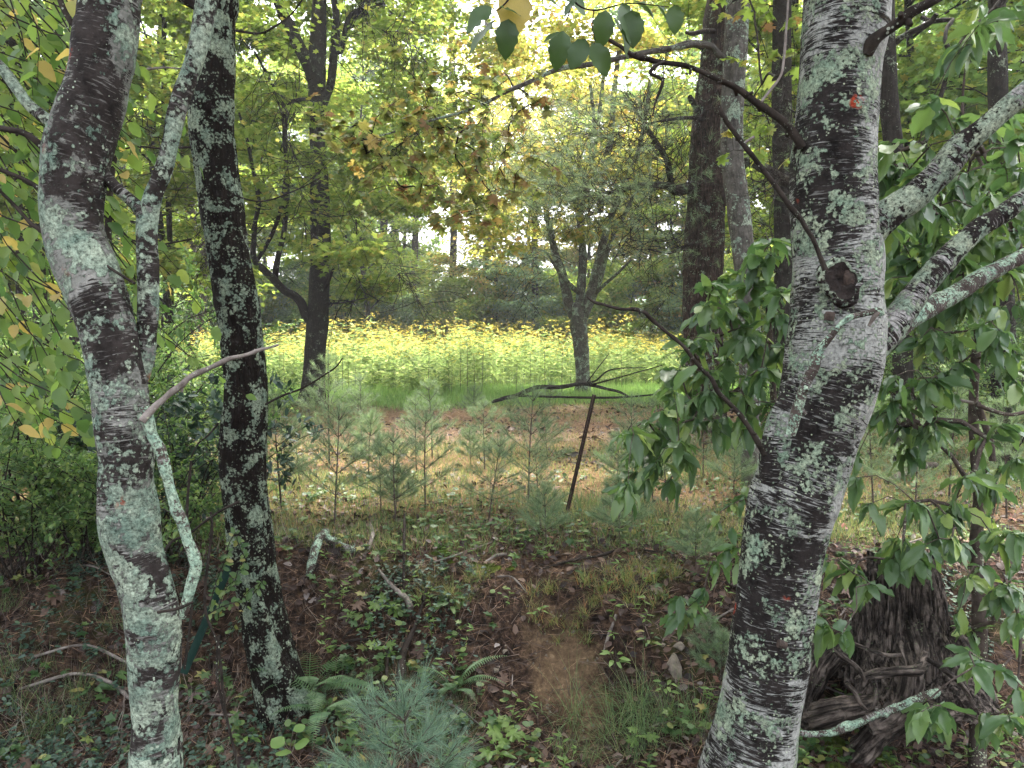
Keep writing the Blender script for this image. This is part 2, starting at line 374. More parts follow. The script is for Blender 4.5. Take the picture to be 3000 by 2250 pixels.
M['lf_yg'] = leaf_mat('maple_leaf_yellow_green', [(0, (.11, .18, .025)), (.45, (.18, .27, .035)), (.85, (.27, .33, .05)), (1, (.36, .30, .05))], .5, 1.8, gloss=False)
M['lf_g'] = leaf_mat('leaf_mid_green', [(0, (.06, .12, .03)), (.6, (.11, .20, .04)), (1, (.18, .27, .05))], .5, 1.8, gloss=False)
M['lf_bg'] = leaf_mat('leaf_blue_green', [(0, (.09, .16, .09)), (.6, (.16, .25, .13)), (1, (.23, .32, .15))], .5, 1.7, gloss=False)
M['lf_or'] = leaf_mat('leaf_golden', [(0, (.18, .23, .035)), (.5, (.27, .28, .04)), (.85, (.36, .29, .05)), (1, (.42, .24, .06))], .5, 1.7, gloss=False)
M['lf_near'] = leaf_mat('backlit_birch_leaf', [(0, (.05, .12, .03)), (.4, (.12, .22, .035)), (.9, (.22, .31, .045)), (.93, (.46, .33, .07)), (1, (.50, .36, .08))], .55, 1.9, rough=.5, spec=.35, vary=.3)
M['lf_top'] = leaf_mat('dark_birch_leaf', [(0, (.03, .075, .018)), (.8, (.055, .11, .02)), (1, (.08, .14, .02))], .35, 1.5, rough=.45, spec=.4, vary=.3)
M['lf_yel'] = leaf_mat('yellow_birch_leaf', [(0, (.42, .30, .05)), (1, (.45, .34, .06))], .45, 1.3, rough=.5, vary=.3)
M['lf_sour'] = leaf_mat('glossy_sapling_leaf', [(0, (.045, .115, .035)), (.6, (.085, .175, .045)), (.92, (.14, .24, .05)), (1, (.26, .36, .06))], .38, 1.8, rough=.36, spec=.55, vary=.35)
M['lf_maple'] = leaf_mat('turning_maple_leaf', [(0, (.09, .15, .035)), (.5, (.17, .21, .045)), (.8, (.25, .22, .05)), (.94, (.25, .14, .045)), (1, (.14, .07, .04))], .48, 1.6, rough=.55, spec=.3, spots=(.14, .10, .03))
M['lf_shrub'] = leaf_mat('shrub_leaf', [(0, (.04, .10, .025)), (.6, (.08, .16, .035)), (1, (.16, .23, .045))], .4, 1.8, rough=.5, spec=.3)
M['lf_vinca'] = leaf_mat('dark_groundcover_leaf', [(0, (.012, .038, .022)), (.7, (.028, .068, .038)), (1, (.06, .11, .045))], .15, 1.4, rough=.5, spec=.4)
M['lf_herb'] = leaf_mat('herb_leaf', [(0, (.03, .08, .02)), (.6, (.06, .13, .025)), (.9, (.12, .18, .03)), (1, (.25, .2, .04))], .35, 1.6, rough=.45, spec=.4)
M['lf_weed'] = leaf_mat('wildflower_leaf', [(0, (.10, .17, .06)), (.7, (.19, .27, .09)), (1, (.32, .36, .15))], .45, 1.6, gloss=False)
M['petal'] = leaf_mat('yellow_petal', [(0, (.70, .52, .03)), (1, (.80, .66, .08))], .5, 1.15, gloss=False)
M['grass_b'] = leaf_mat('bright_grass', [(0, (.11, .22, .05)), (.7, (.18, .33, .08)), (1, (.28, .37, .12))], .4, 1.5, gloss=False)
M['grass_d'] = leaf_mat('dry_grass', [(0, (.10, .17, .045)), (.45, (.20, .25, .07)), (.75, (.36, .31, .13)), (1, (.42, .29, .14))], .35, 1.4, gloss=False)
M['grass_s'] = leaf_mat('shade_grass', [(0, (.05, .11, .03)), (.7, (.10, .18, .05)), (1, (.2, .23, .08))], .35, 1.5, rough=.5)
M['grass_o'] = leaf_mat('turning_grass', [(0, (.09, .17, .04)), (.6, (.19, .24, .06)), (.85, (.34, .24, .08)), (1, (.42, .15, .05))], .4, 1.4, rough=.5)
M['needle'] = leaf_mat('pine_needle', [(0, (.08, .14, .075)), (.6, (.14, .22, .11)), (1, (.22, .30, .15))], .35, 1.4, rough=.5, spec=.3)
M['needle_n'] = leaf_mat('blue_pine_needle', [(0, (.07, .14, .09)), (.6, (.12, .22, .14)), (1, (.20, .30, .18))], .3, 1.4, rough=.45, spec=.4)
M['litter'] = leaf_mat('leaf_litter', [(0, (.016, .009, .007)), (.4, (.045, .024, .017)), (.7, (.09, .05, .032)), (.9, (.15, .09, .06)), (.96, (.17, .15, .14)), (1, (.22, .06, .025))], .1, 1.3, rough=.6, spec=.3)
M['needle_d'] = leaf_mat('fallen_needles', [(0, (.07, .032, .018)), (.5, (.16, .08, .04)), (1, (.34, .20, .10))], .1, 1.2, rough=.6)
M['needle_d2'] = leaf_mat('rootlet', [(0, (.02, .012, .009)), (.6, (.06, .035, .025)), (1, (.14, .09, .065))], .02, 1.0, rough=.7)
M['straw'] = leaf_mat('dead_straw', [(0, (.06, .04, .03)), (.6, (.16, .12, .09)), (1, (.30, .25, .19))], .1, 1.2, rough=.7)
M['fern'] = leaf_mat('fern_green', [(0, (.05, .12, .045)), (1, (.10, .19, .065))], .35, 1.6, rough=.45, spec=.4)
M['seed'] = leaf_mat('seedling_leaf', [(0, (.08, .17, .02)), (1, (.13, .22, .03))], .4, 1.5, rough=.45)
M['moss'] = plain_mat('moss', [(.3, (.03, .05, .01)), (.7, (.13, .17, .025))], 1, 30, 1, .1, dist=.02)
M['stone'] = plain_mat('pale_stone', [(.3, (.08, .065, .05)), (.7, (.26, .22, .17))], .85, 25, .9)
M['pebble'] = plain_mat('dull_pebble', [(.3, (.06, .05, .04)), (.7, (.20, .16, .12))], .85, 12, .6)
M['rust'] = plain_mat('rusty_brown_steel', [(.35, (.022, .013, .011)), (.7, (.06, .032, .025))], .5, 30, .3, .5, metal=.3)
M['green_steel'] = plain_mat('dark_green_steel', [(.35, (.003, .014, .010)), (.7, (.006, .024, .017))], .8, 20, .1, .15)
M['black'] = plain_mat('rotten_hollow', [(.3, (.006, .004, .003)), (.7, (.03, .02, .016))], .9, 40, .8)
M['heart'] = plain_mat('decayed_heartwood', [(.3, (.02, .013, .01)), (.7, (.10, .07, .055))], .9, 40, .8)
def ground_mat():
    m, nt, out = newmat('forest_floor')
    tc = nd(nt, "ShaderNodeTexCoord").outputs['Object']
    sx = nd(nt, "ShaderNodeSeparateXYZ"); nt.links.new(tc, sx.inputs[0]); X, Y = sx.outputs[0], sx.outputs[1]
    n1 = noise(nt, tc, 3, 6, .6); n2 = noise(nt, tc, 30, 6, .7); n3 = noise(nt, tc, 1.3, 4, .6)
    dirt = ramp(nt, n2, [(.36, (.006, .004, .003)), (.52, (.040, .024, .016)), (.66, (.11, .068, .044))])
    tan = ramp(nt, n2, [(.3, (.08, .048, .028)), (.55, (.18, .12, .07)), (.7, (.30, .21, .125))])
    gx = mth(nt, 'SUBTRACT', X, mth(nt, 'ADD', .16, mth(nt, 'MULTIPLY', mth(nt, 'SUBTRACT', 3.5, Y), .35)))
    gm = mth(nt, 'MULTIPLY', gx, gx); gy = mth(nt, 'SUBTRACT', Y, 3.25)
    dd = mth(nt, 'ADD', mth(nt, 'MULTIPLY', gm, 14.0), mth(nt, 'MULTIPLY', mth(nt, 'MULTIPLY', gy, gy), 6.0))
    dd = mth(nt, 'ADD', dd, mth(nt, 'MULTIPLY', noise(nt, tc, 6, 5, .75), 1.75))
    bare = ramp(nt, mth(nt, 'MULTIPLY', dd, .5), [(.45, g3(1)), (.68, g3(0))])
    c = mix(nt, mth(nt, 'MULTIPLY', bare, .85), dirt, tan)
    need = ramp(nt, n2, [(.3, (.06, .035, .02)), (.5, (.18, .105, .055)), (.7, (.32, .20, .11))])
    fl = ramp(nt, mth(nt, 'MULTIPLY', mth(nt, 'ADD', Y, mth(nt, 'MULTIPLY', n3, 2.5)), .1), [(.50, g3(0)), (.66, g3(1))])
    c = mix(nt, fl, c, need)
    moss = ramp(nt, noise(nt, tc, 2.2, 5, .7), [(.56, g3(0)), (.64, g3(1))])
    c = mix(nt, mth(nt, 'MULTIPLY', moss, .5), c, (.05, .06, .015))
    grn = ramp(nt, mth(nt, 'MULTIPLY', mth(nt, 'ADD', Y, mth(nt, 'MULTIPLY', n1, 3)), .05), [(.68, g3(0)), (.78, g3(1))])
    c = mix(nt, grn, c, ramp(nt, n2, [(.3, (.03, .05, .012)), (.7, (.08, .11, .025))]))
    b = nd(nt, "ShaderNodeBump"); b.inputs['Strength'].default_value = .9; b.inputs['Distance'].default_value = .02
    nt.links.new(mth(nt, 'ADD', noise(nt, tc, 45, 6, .75), noise(nt, tc, 160, 3, .7)), b.inputs['Height'])
    p = nd(nt, "ShaderNodeBsdfPrincipled"); p.inputs['Roughness'].default_value = .85; p.inputs['Specular IOR Level'].default_value = .1
    nt.links.new(c, p.inputs['Base Color']); nt.links.new(b.outputs[0], p.inputs['Normal']); nt.links.new(p.outputs[0], out.inputs[0])
    return m
M['ground'] = ground_mat()

# ------------------------------------------------------------------ the ground
def axis(segs):
    out = [segs[0][0]]
    for a, b, st in segs:
        n = max(1, int(round((b - a) / st))); out += list(np.linspace(a, b, n + 1)[1:])
    return np.array(out)
xs = axis([(-400, -60, 40), (-60, -12, 3), (-12, -3, .25), (-3, 3, .03), (3, 12, .25), (12, 60, 3), (60, 400, 40)])
ys = axis([(-400, -20, 40), (-20, 1.4, 1.2), (1.4, 2.2, .1), (2.2, 4.6, .025), (4.6, 9, .12), (9, 30, .6), (30, 100, 5), (100, 400, 40)])
gx, gy = np.meshgrid(xs, ys); gz = H(gx, gy)
mb = MB(); nx, ny = len(xs), len(ys)
i = np.arange(ny - 1)[:, None] * nx; j = np.arange(nx - 1)[None]
mb.add(np.stack([gx, gy, gz], -1).reshape(-1, 3), np.stack([i + j, i + j + 1, i + nx + j + 1, i + nx + j], -1).reshape(-1, 4))
obj('ground', mb.mesh('ground', M['ground']), kind='structure')

hm, nt_h, out_h = newmat('air_haze')
pv = nd(nt_h, "ShaderNodeVolumePrincipled"); pv.inputs['Color'].default_value = (.92, .95, 1, 1); pv.inputs['Density'].default_value = .0016; pv.inputs['Anisotropy'].default_value = .3
nt_h.links.new(pv.outputs[0], out_h.inputs['Volume'])
mb = MB(); hx = [(-420, -420, -1.1), (420, -420, -1.1), (420, 420, -1.1), (-420, 420, -1.1), (-420, -420, 24), (420, -420, 24), (420, 420, 24), (-420, 420, 24)]
mb.add(hx, [(0, 3, 2, 1), (4, 5, 6, 7), (0, 1, 5, 4), (1, 2, 6, 5), (2, 3, 7, 6), (3, 0, 4, 7)])
obj('haze', mb.mesh('haze', hm, False), kind='stuff')
# ------------------------------------------------------------------ generated trees (trunk with limbs, leafy crown)
def gen_tree(seed, h, r0, cb, Rc, nlimb, nleaf, lsz, tpl, bark, leafm, label, cat='tree', lean=0.3, droop=.15, flat=.30, up=.6, name='broadleaf_tree', trunk_vis=True, group=None, sub=5):
    g = np.random.default_rng(seed)
    root = thing(name, label, cat, (0, 0, -80), group=group)
    wood = MB()
    k = 9; t = np.linspace(0, 1, k)
    tx = np.cumsum(g.normal(0, lean / k * 2, k)); ty = np.cumsum(g.normal(0, lean / k * 2, k)); tx -= tx[0]; ty -= ty[0]
    tr = np.column_stack([tx, ty, t * h - .3]); rad = r0 * (1 - .85 * t) ; rad[0] *= 1.25
    tube(wood, tr, rad, 9, n=26, lump=.08, lumpf=4, seed=seed)
    tips = []
    for q in range(nlimb):
        f = cb / h + (1 - cb / h) * ((q + .5) / nlimb) ** .9
        b = np.array([np.interp(f, t, tr[:, i]) for i in range(3)])
        az = q * 2.39996 + g.normal(0, .3)
        prof = math.sin(math.pi * min(1, .18 + .82 * (1 - (f - cb / h) / (1 - cb / h)) ** .7 * .85))
        L = Rc * (0.45 + .55 * prof) * g.uniform(.75, 1.15)
        d = np.array([math.cos(az), math.sin(az), up * g.uniform(.5, 1.5)]); d /= np.linalg.norm(d)
        pts = [b]; 
        for s in range(6):
            d = d + g.normal(0, .13, 3) + np.array([0, 0, -droop * (.2 + s * .1)]); d /= np.linalg.norm(d); pts.append(pts[-1] + d * L / 6)
        rb = r0 * .32 * (1 - f * .6)
        tube(wood, pts, np.linspace(rb, rb * .2, 7), 5, n=11, seed=q)
        pts = np.array(pts)
        for s in range(sub):
            w = g.uniform(.2, .98); p0 = np.array([np.interp(w * 6, range(7), pts[:, i]) for i in range(3)])
            a2 = az + g.choice([-1, 1]) * g.uniform(.35, 1.2); d2 = np.array([math.cos(a2), math.sin(a2), g.uniform(-.05, .3)])
            L2 = L * .42 * (1.15 - w * .6) * g.uniform(.7, 1.3)
            q2 = [p0]
            for e in range(4):
                d2 = d2 + g.normal(0, .15, 3) + np.array([0, 0, -droop * .4]); d2 /= np.linalg.norm(d2); q2.append(q2[-1] + d2 * L2 / 4)
            tube(wood, q2, np.linspace(rb * .35, .004, 5), 4, seed=s, cap=False)
            q2 = np.array(q2)
            for e in range(5):
                w2 = g.uniform(.15, 1); p1 = np.array([np.interp(w2 * 4, range(5), q2[:, i]) for i in range(3)])
                a3 = a2 + g.normal(0, .8); d3 = np.array([math.cos(a3), math.sin(a3), g.uniform(-.2, .25)]); L3 = L2 * .4 * g.uniform(.6, 1.3)
                tube(wood, [p1, p1 + d3 * L3 * .5 + [0, 0, .01], p1 + d3 * L3 + [0, 0, -.03]], [.006, .004, .002], 3, cap=False)
                tips.append((p1, d3 * L3))
    tips_p = np.array([a for a, b in tips]); tips_d = np.array([b for a, b in tips])
    idx = g.integers(0, len(tips_p), nleaf); w = g.uniform(.1, 1.1, nleaf)[:, None]
    hs_ = np.linalg.norm(tips_d, axis=1)[idx][:, None]
    pos = tips_p[idx] + tips_d[idx] * w + g.normal(0, 1, (nleaf, 3)) * np.array([.6, .6, flat]) * (hs_ * .6 + .12)
    dr = norm(tips_d[idx] + g.normal(0, .25, (nleaf, 3)) + np.array([0, 0, -.08]))
    nr = np.array([0, 0, 1.0]) + g.normal(0, .38, (nleaf, 3))
    lv = MB(); scatter(lv, tpl, pos, dr, nr, lsz * g.uniform(.6, 1.2, nleaf))
    obj('trunk', wood.mesh('trunk', bark), root); obj('crown', lv.mesh('crown', leafm), root)
    return root
def place(root, loc, rz=0, sc=1, label=None, first=[None]):
    return copy_tree(root, loc, rz, sc, label)
def drop(root):
    for c in list(root.children):
        for d in list(c.children): bpy.data.objects.remove(d)
        bpy.data.objects.remove(c)
    bpy.data.objects.remove(root)

FAR_G = 'far trees beyond the wildflower meadow'
farA = gen_tree(11, 15, .15, 2.0, 4.0, 40, 27000, .20, T_SIMPLE, M['far_b'], M['lf_yg'], 'x', name='broadleaf_tree', group=FAR_G)
farB = gen_tree(12, 17, .18, 2.6, 4.3, 42, 27000, .20, T_SIMPLE, M['far_b'], M['lf_g'], 'x', name='broadleaf_tree', group=FAR_G)
farC = gen_tree(13, 13, .14, 1.2, 3.6, 40, 38000, .20, T_SIMPLE, M['far_b'], M['lf_bg'], 'x', name='broadleaf_tree', group=FAR_G)
midA = gen_tree(21, 10, .10, 1.9, 2.9, 34, 24000, .12, T_MAPLE, M['mid_b'], M['lf_yg'], 'x', name='maple_tree', group='broadleaf trees at the edge of the wood')
midB = gen_tree(22, 12, .13, 2.6, 3.4, 38, 24000, .12, T_MAPLE, M['mid_b'], M['lf_yg'], 'x', name='maple_tree', group='broadleaf trees at the edge of the wood')
bushA = gen_tree(31, 3.2, .03, .15, 1.7, 28, 12000, .13, T_SIMPLE, M['far_b'], M['lf_bg'], 'x', 'bush', name='bush', group='bushes behind the wildflowers')
bushB = gen_tree(32, 4.2, .04, .2, 2.0, 30, 14000, .14, T_SIMPLE, M['far_b'], M['lf_g'], 'x', 'bush', name='bush', group='bushes behind the wildflowers')

def at_u(u, Y): x = (u - 1500) / FPX * Y; return (x, Y, h1(x, Y))
LM = {'yg': 'lf_yg', 'g': 'lf_g', 'bg': 'lf_bg', 'or': 'lf_or'}
FARL = {'yg': 'tall far tree with yellow-green leaves beyond the meadow', 'g': 'tall far tree with mid-green leaves beyond the meadow',
        'bg': 'far tree with cool blue-green leaves beyond the meadow', 'or': 'far tree with golden yellow leaves beyond the meadow'}
fg = np.random.default_rng(5)
far_spots = [(60, 30, 'g'), (230, 38, 'bg'), (330, 26, 'yg'), (420, 33, 'g'), (560, 36, 'bg'), (780, 38, 'yg'), 
             (1010, 37, 'bg'), (1120, 39, 'g'), (1560, 37, 'or'), (1720, 35, 'or'), (1800, 38, 'or'),
             (1900, 37, 'yg'), (2010, 36, 'g'), (2120, 28, 'yg'), (2280, 34, 'g'), (2400, 29, 'g'), (2560, 36, 'yg'), (2680, 27, 'g'), (2800, 33, 'bg'), (2940, 28, 'g'),
             (3120, 30, 'g'), (-120, 27, 'yg'), (-300, 33, 'g'), (3300, 36, 'yg'), (440, 50, 'g'), (150, 52, 'g'), (2200, 52, 'g'), (2500, 54, 'bg'), (2850, 50, 'g'), ]
for k, (u, Y, c) in enumerate(far_spots):
    src = {'yg': farA, 'g': farB, 'bg': farC, 'or': farA}[c]
    copy_tree(src, at_u(u, Y), fg.uniform(0, 6.28), fg.uniform(.85, 1.15), FARL[c], mats={'crown': M[LM[c]]})
for k, (u, Y, c) in enumerate([(620, 28.5, 'g'), (760, 29, 'bg'), (880, 29.5, 'g'), (1020, 29, 'g'), (1160, 29.5, 'bg'), (1270, 30, 'g'), (1400, 29.5, 'g'), (1540, 29.5, 'bg'), (1700, 29, 'g'), (1850, 28.5, 'g'), (1000, 34, 'bg'), (1240, 34.5, 'g'), (1460, 34, 'bg'), (1620, 35, 'g'), (1780, 34, 'bg'), (80, 24, 'g'), (330, 22, 'bg'), (520, 30, 'bg'), (700, 31, 'bg'), (820, 32, 'g'), (960, 31, 'bg'), (1100, 32, 'g'), (1330, 32, 'bg'), (1480, 31, 'g'), (1620, 31, 'g'), (1790, 31, 'bg'), (1950, 30, 'g'), (2080, 28, 'bg'), (2250, 23, 'g'), (2420, 21, 'g'), (2600, 20, 'bg'), (2780, 19, 'g'), (2950, 18, 'bg'), (3150, 19, 'g'), (-100, 20, 'g'), (900, 36, 'g'), (1220, 37, 'g')]):
    copy_tree([bushA, bushB][k % 2], at_u(u, Y), fg.uniform(0, 6.28), fg.uniform(.8, 1.15), {'g': 'yellow-green leafy bush beyond the meadow', 'bg': 'cool blue-green bush beyond the meadow'}[c], mats={'crown': M[{'g': 'lf_yg', 'bg': 'lf_bg'}[c]]})
mids = [(1090, 26.5, midB, 'yg', 'yellow-green maple reaching over the back of the meadow, left of centre'), (960, 28, midA, 'g', 'pale maple between the forked tree and the gap of sky'),
        (1170, 36, midB, 'yg', 'yellow-green far maple behind the left half of the flowers'), 
        (-150, 9.5, midA, 'yg', 'yellow-green maple at the far left edge beside the bright leaves'),
        (120, 12.5, midB, 'yg', 'slim maple behind the left lichen birch with yellow-green leaves'),
        (480, 15.5, midA, 'yg', 'yellow-green maple between the two left foreground trunks'),
        (700, 29, midB, 'yg', 'pale yellow-green maple left of the dark forked trunk'),
        (2330, 14, midB, 'yg', 'yellow-green maple right behind the thick birch trunk'),
        (2640, 12, midA, 'yg', 'green maple filling the gap above the long right birch limb'),
        (2900, 15.5, midB, 'g', 'mid-green maple at the upper right behind the sapling leaves'),
        (3200, 10, midA, 'g', 'green maple leaning in from the far right edge'),
        (1440, 30, midB, 'or', 'golden maple just behind the wildflowers left of the forked tree'),
        (1960, 30, midA, 'or', 'golden maple between the forked tree and the big pine trunk')]
for u, Y, src, c, lab in mids:
    o = copy_tree(src, at_u(u, Y), fg.uniform(0, 6.28), fg.uniform(.9, 1.1), lab, mats={'crown': M[LM[c]]})
for r_ in (farA, farB, farC, midA, midB, bushA, bushB): pass

# far-off wood closing the horizon: reads as one mass
g = np.random.default_rng(77); n = 80000
ang = g.uniform(-1.0, 1.0, n); rr = g.uniform(62, 85, n); X = np.sin(ang) * rr; Yy = np.cos(ang) * rr
zz = H(X, Yy) + g.uniform(0, 1, n) ** 1.6 * (6.5 + 3 * fbm(X * .12, Yy * .12, 0, 3))
mb = MB(); scatter(mb, T_SIMPLE, np.column_stack([X, Yy, zz]), g.normal(0, 1, (n, 3)), g.normal(0, 1, (n, 3)) + [0, 0, 1], g.uniform(.4, .9, n))
obj('distant_wood', mb.mesh('distant_wood', M['lf_bg']), kind='stuff')

# ------------------------------------------------------------------ wildflower meadow and grasses
g = np.random.default_rng(101)
n = 2600
Yp = g.uniform(16.4, 29, n) ; Xp = g.uniform(-.46, .27, n) * Yp
Yp = Yp + 1.3 * fbm(Xp * .5, 0, 9, 3) + .5
keep = (Xp < 4.6 + .4 * g.normal(size=n)) | (Yp > 21)
Xp, Yp = Xp[keep], Yp[keep]; n = len(Xp)
Zp = H(Xp, Yp); hp = g.uniform(.7, 1.45, n) * (1 + .28 * fbm(Xp * .45, Yp * .45, 3, 3)) * np.clip(.6 + (Yp - 16) * .25, .6, 1)
mb = MB(); fl = MB()
lean = g.normal(0, .07, (n, 2))
base = np.column_stack([Xp, Yp, Zp]); top = base + np.column_stack([lean[:, 0] * hp, lean[:, 1] * hp, hp])
scatter(mb, T_BLADE, base, top - base, np.tile([0, -1., 0], (n, 1)), hp, width=np.full(n, .009))
for q in range(20):
    f = g.uniform(.15, .98, n); az = g.uniform(0, 6.28, n); d = np.column_stack([np.cos(az), np.sin(az), g.uniform(-.5, .5, n)])
    p = base + (top - base) * f[:, None]
    scatter(mb, T_LANCE, p, d, np.array([0, 0, 1.]) + g.normal(0, .3, (n, 3)), g.uniform(.12, .22, n))
T_STAR = (np.array([(0, 0, 0), (1, .25, -.2), (.95, -.25, -.2), (-.2, 1, -.2), (.3, .95, -.2), (-1, -.25, -.2), (-.95, .25, -.2), (.2, -1, -.2), (-.3, -.95, -.2)]), np.array([(0, 2, 1), (0, 4, 3), (0, 6, 5), (0, 8, 7)]))
for q in range(10):
    has = (g.uniform(0, 1, n) < .72) & (hp > .85)
    p = top[has] + g.normal(0, 1, (has.sum(), 3)) * [.12, .12, .08]
    scatter(fl, T_STAR, p, g.normal(0, 1, (len(p), 3)) * [1, 1, .2], np.array([0, -.35, 1.]) + g.normal(0, .3, (len(p), 3)), g.uniform(.024, .046, len(p)))
o1 = obj('wildflower_stand', mb.mesh('wildflower_stand', M['lf_weed']), kind='stuff')
o2 = obj('wildflower_blooms', fl.mesh('wildflower_blooms', M['petal']), kind='stuff')
# single stalks standing out at the front edge of the stand
def stalk(seed):
    g = np.random.default_rng(seed); m = MB(); hh = 1.0
    tube(m, [(0, 0, -.05), (.02, .01, .5), (.03, 0, hh)], [.006, .005, .003], 5, n=6, mat=1)
    k = 16; f = g.uniform(.2, .95, k); az = g.uniform(0, 6.28, k)
    scatter(m, T_LANCE, np.column_stack([.03 * f, 0 * f, f * hh]), np.column_stack([np.cos(az), np.sin(az), g.uniform(-.2, .5, k)]), np.tile([0, 0, 1.], (k, 1)), g.uniform(.12, .2, k))
    fm = MB(); k = 9; scatter(fm, T_STAR, g.normal(0, 1, (k, 3)) * [.08, .08, .04] + [.03, 0, hh], g.normal(0, 1, (k, 3)) * [1, 1, .2], np.tile([0, -.3, 1.], (k, 1)), g.uniform(.025, .04, k))
    r = thing('wildflower', 'tall yellow wildflower standing out at the front edge of the meadow stand', 'wildflower', (0, 0, -80), group='single wildflowers along the front of the stand')
    obj('stalk', m.mesh('stalk', [M['lf_weed'], M['stem']]), r); obj('flower_head', fm.mesh('flower_head', M['petal']), r); return r
sk = [stalk(1), stalk(2)]
for k in range(34):
    Y = g.uniform(15.2, 16.6); u = g.uniform(560, 1960)
    copy_tree(sk[k % 2], at_u(u, Y), g.uniform(0, 6.28), g.uniform(.75, 1.2))

def grass(name, n, ypdf, xr, hgt, wid, mat, seed, mask=None, lean=.5, tpl=T_BLADE):
    g = np.random.default_rng(seed)
    Y = ypdf(g, n); X = g.uniform(-1, 1, n) * xr(Y)
    if mask is not None:
        k = mask(X, Y, g); X, Y = X[k], Y[k]
    n = len(X); p = np.column_stack([X, Y, H(X, Y) - .005])
    az = g.uniform(0, 6.28, n); d = np.column_stack([np.cos(az) * lean, np.sin(az) * lean, np.ones(n)]) + g.normal(0, .2, (n, 3))
    nr = np.column_stack([np.cos(az), np.sin(az), -.3 + 0 * az])
    mb = MB(); s = g.uniform(.5, 1.2, n) * hgt(X, Y)
    scatter(mb, tpl, p, d, nr, s, width=g.uniform(.7, 1.2, n) * wid(Y))
    return obj(name, mb.mesh(name, mat), kind='stuff')
frx = lambda Y: Y * .74 + .4
lin = lambda a, b: (lambda g, n: g.uniform(a, b, n))
logd = lambda a, b: (lambda g, n: np.exp(g.uniform(math.log(a), math.log(b), n)))
grass('meadow_grass', 60000, lin(11.6, 18.5), lambda Y: Y * .6, lambda X, Y: .20 + .05 * vnoise(X, Y, 0), lambda Y: .011 + 0 * Y, M['grass_b'], 201,
      mask=lambda X, Y, g: (1.3 * fbm(X * .5, Y * .8, 4, 3) + (Y - 13.3) * .8 + g.normal(0, .3, len(X)) > 0), lean=.7)
grass('dry_grass', 110000, logd(3.9, 14), frx, lambda X, Y: .07 + .035 * vnoise(X * 2, Y * 2, 0), lambda Y: .0016 + .0005 * Y, M['grass_d'], 202,
      mask=lambda X, Y, g: fbm(X * 1.1, Y * 1.1, 8, 3) + g.normal(0, .4, len(X)) - .5 * (np.abs(Y - 10.3) < 2.3) * (np.abs(X - .2) < 3.4) > -.3, lean=1.1)
grass('fine_green_grass', 80000, logd(3.8, 15), frx, lambda X, Y: .08 + .03 * vnoise(X * 2, Y * 2, 0), lambda Y: .0016 + .0006 * Y, M['grass_s'], 203,
      mask=lambda X, Y, g: fbm(X * .9, Y * .9, 18, 3) + g.normal(0, .3, len(X)) - .8 * (np.abs(Y - 10.5) < 2) * (np.abs(X) < 3.5) > -.15, lean=.9)
g = np.random.default_rng(205)
def litter(name, n, yf, sz, mat, seed, tpl, mask=None, tilt=.5, lift=.01, width=None, xr=frx):
    g = np.random.default_rng(seed); Y = yf(g, n); X = g.uniform(-1, 1, n) * xr(Y)
    if mask is not None:
        k = mask(X, Y, g); X, Y = X[k], Y[k]
    n = len(X); e = .02
    nx_ = -(H(X + e, Y) - H(X - e, Y)) / (2 * e); ny_ = -(H(X, Y + e) - H(X, Y - e)) / (2 * e)
    nr = np.column_stack([nx_, ny_, np.ones(n)]) + g.normal(0, tilt, (n, 3))
    az = g.uniform(0, 6.28, n); d = np.column_stack([np.cos(az), np.sin(az), -(0) * az])
    z = norm(nr); d = d - z * (d * z).sum(1, keepdims=True)
    s = g.uniform(.5, 1.15, n) * sz
    p = np.column_stack([X, Y, H(X, Y) + g.uniform(.3, 1, n) * lift])
    mb = MB(); scatter(mb, tpl, p, d, nr, s, width=None if width is None else np.full(n, width) * g.uniform(.7, 1.3, n))
    return obj(name, mb.mesh(name, mat), kind='stuff')
T_CURL = (np.array([(0, 0, 0), (.3, -.3, .12), (.7, -.22, .16), (1, 0, .02), (.7, .22, .16), (.3, .3, .12)]), np.array([(0, 1, 2), (0, 2, 3), (0, 3, 4), (0, 4, 5)]))
bare = lambda X, Y: np.exp(-((X - (.16 + .35 * np.clip(3.5 - Y, -1, 1))) / .38) ** 2) * np.exp(-((Y - 3.2) / .42) ** 2)
litter('leaf_litter', 34000, logd(2.2, 11), .045, M['litter'], 301, T_CURL, mask=lambda X, Y, g: (g.uniform(0, 1, len(X)) > bare(X, Y) * 1.1) & (fbm(X * 1.4, Y * 1.4, 2, 3) + g.normal(0, .4, len(X)) - .25 * (Y > 5) + .7 * (np.abs(Y - 4.05) < .55) - .55 * (Y < 3.6) > -.2), tilt=.45)
litter('maple_litter', 1100, logd(2.4, 7), .075, M['litter'], 302, leaf_maple(5), mask=lambda X, Y, g: (g.uniform(0, 1, len(X)) > bare(X, Y) * .9), tilt=.35)
litter('fallen_pine_needles', 70000, logd(2.4, 14), .085, M['needle_d'], 303, T_NEEDLE, tilt=.25, width=.0019, lift=.012, mask=lambda X, Y, g: (g.uniform(0, 1, len(X)) > bare(X, Y) * .7))
litter('gravel', 1300, logd(2.3, 4.2), .016, M['pebble'], 304, (np.array([(0, 0, 0), (1, .1, 0), (.5, .8, .1), (.5, .4, .7), (.1, .7, .0)]), np.array([(0, 1, 3), (1, 2, 3), (2, 4, 3), (4, 0, 3)])), mask=lambda X, Y, g: g.uniform(0, 1, len(X)) < .25 + bare(X, Y), tilt=.2, lift=0)
litter('clearing_needles', 60000, lin(8, 13), .13, M['needle_d'], 305, T_NEEDLE, tilt=.3, width=.005, lift=.02, xr=lambda Y: Y * .45)
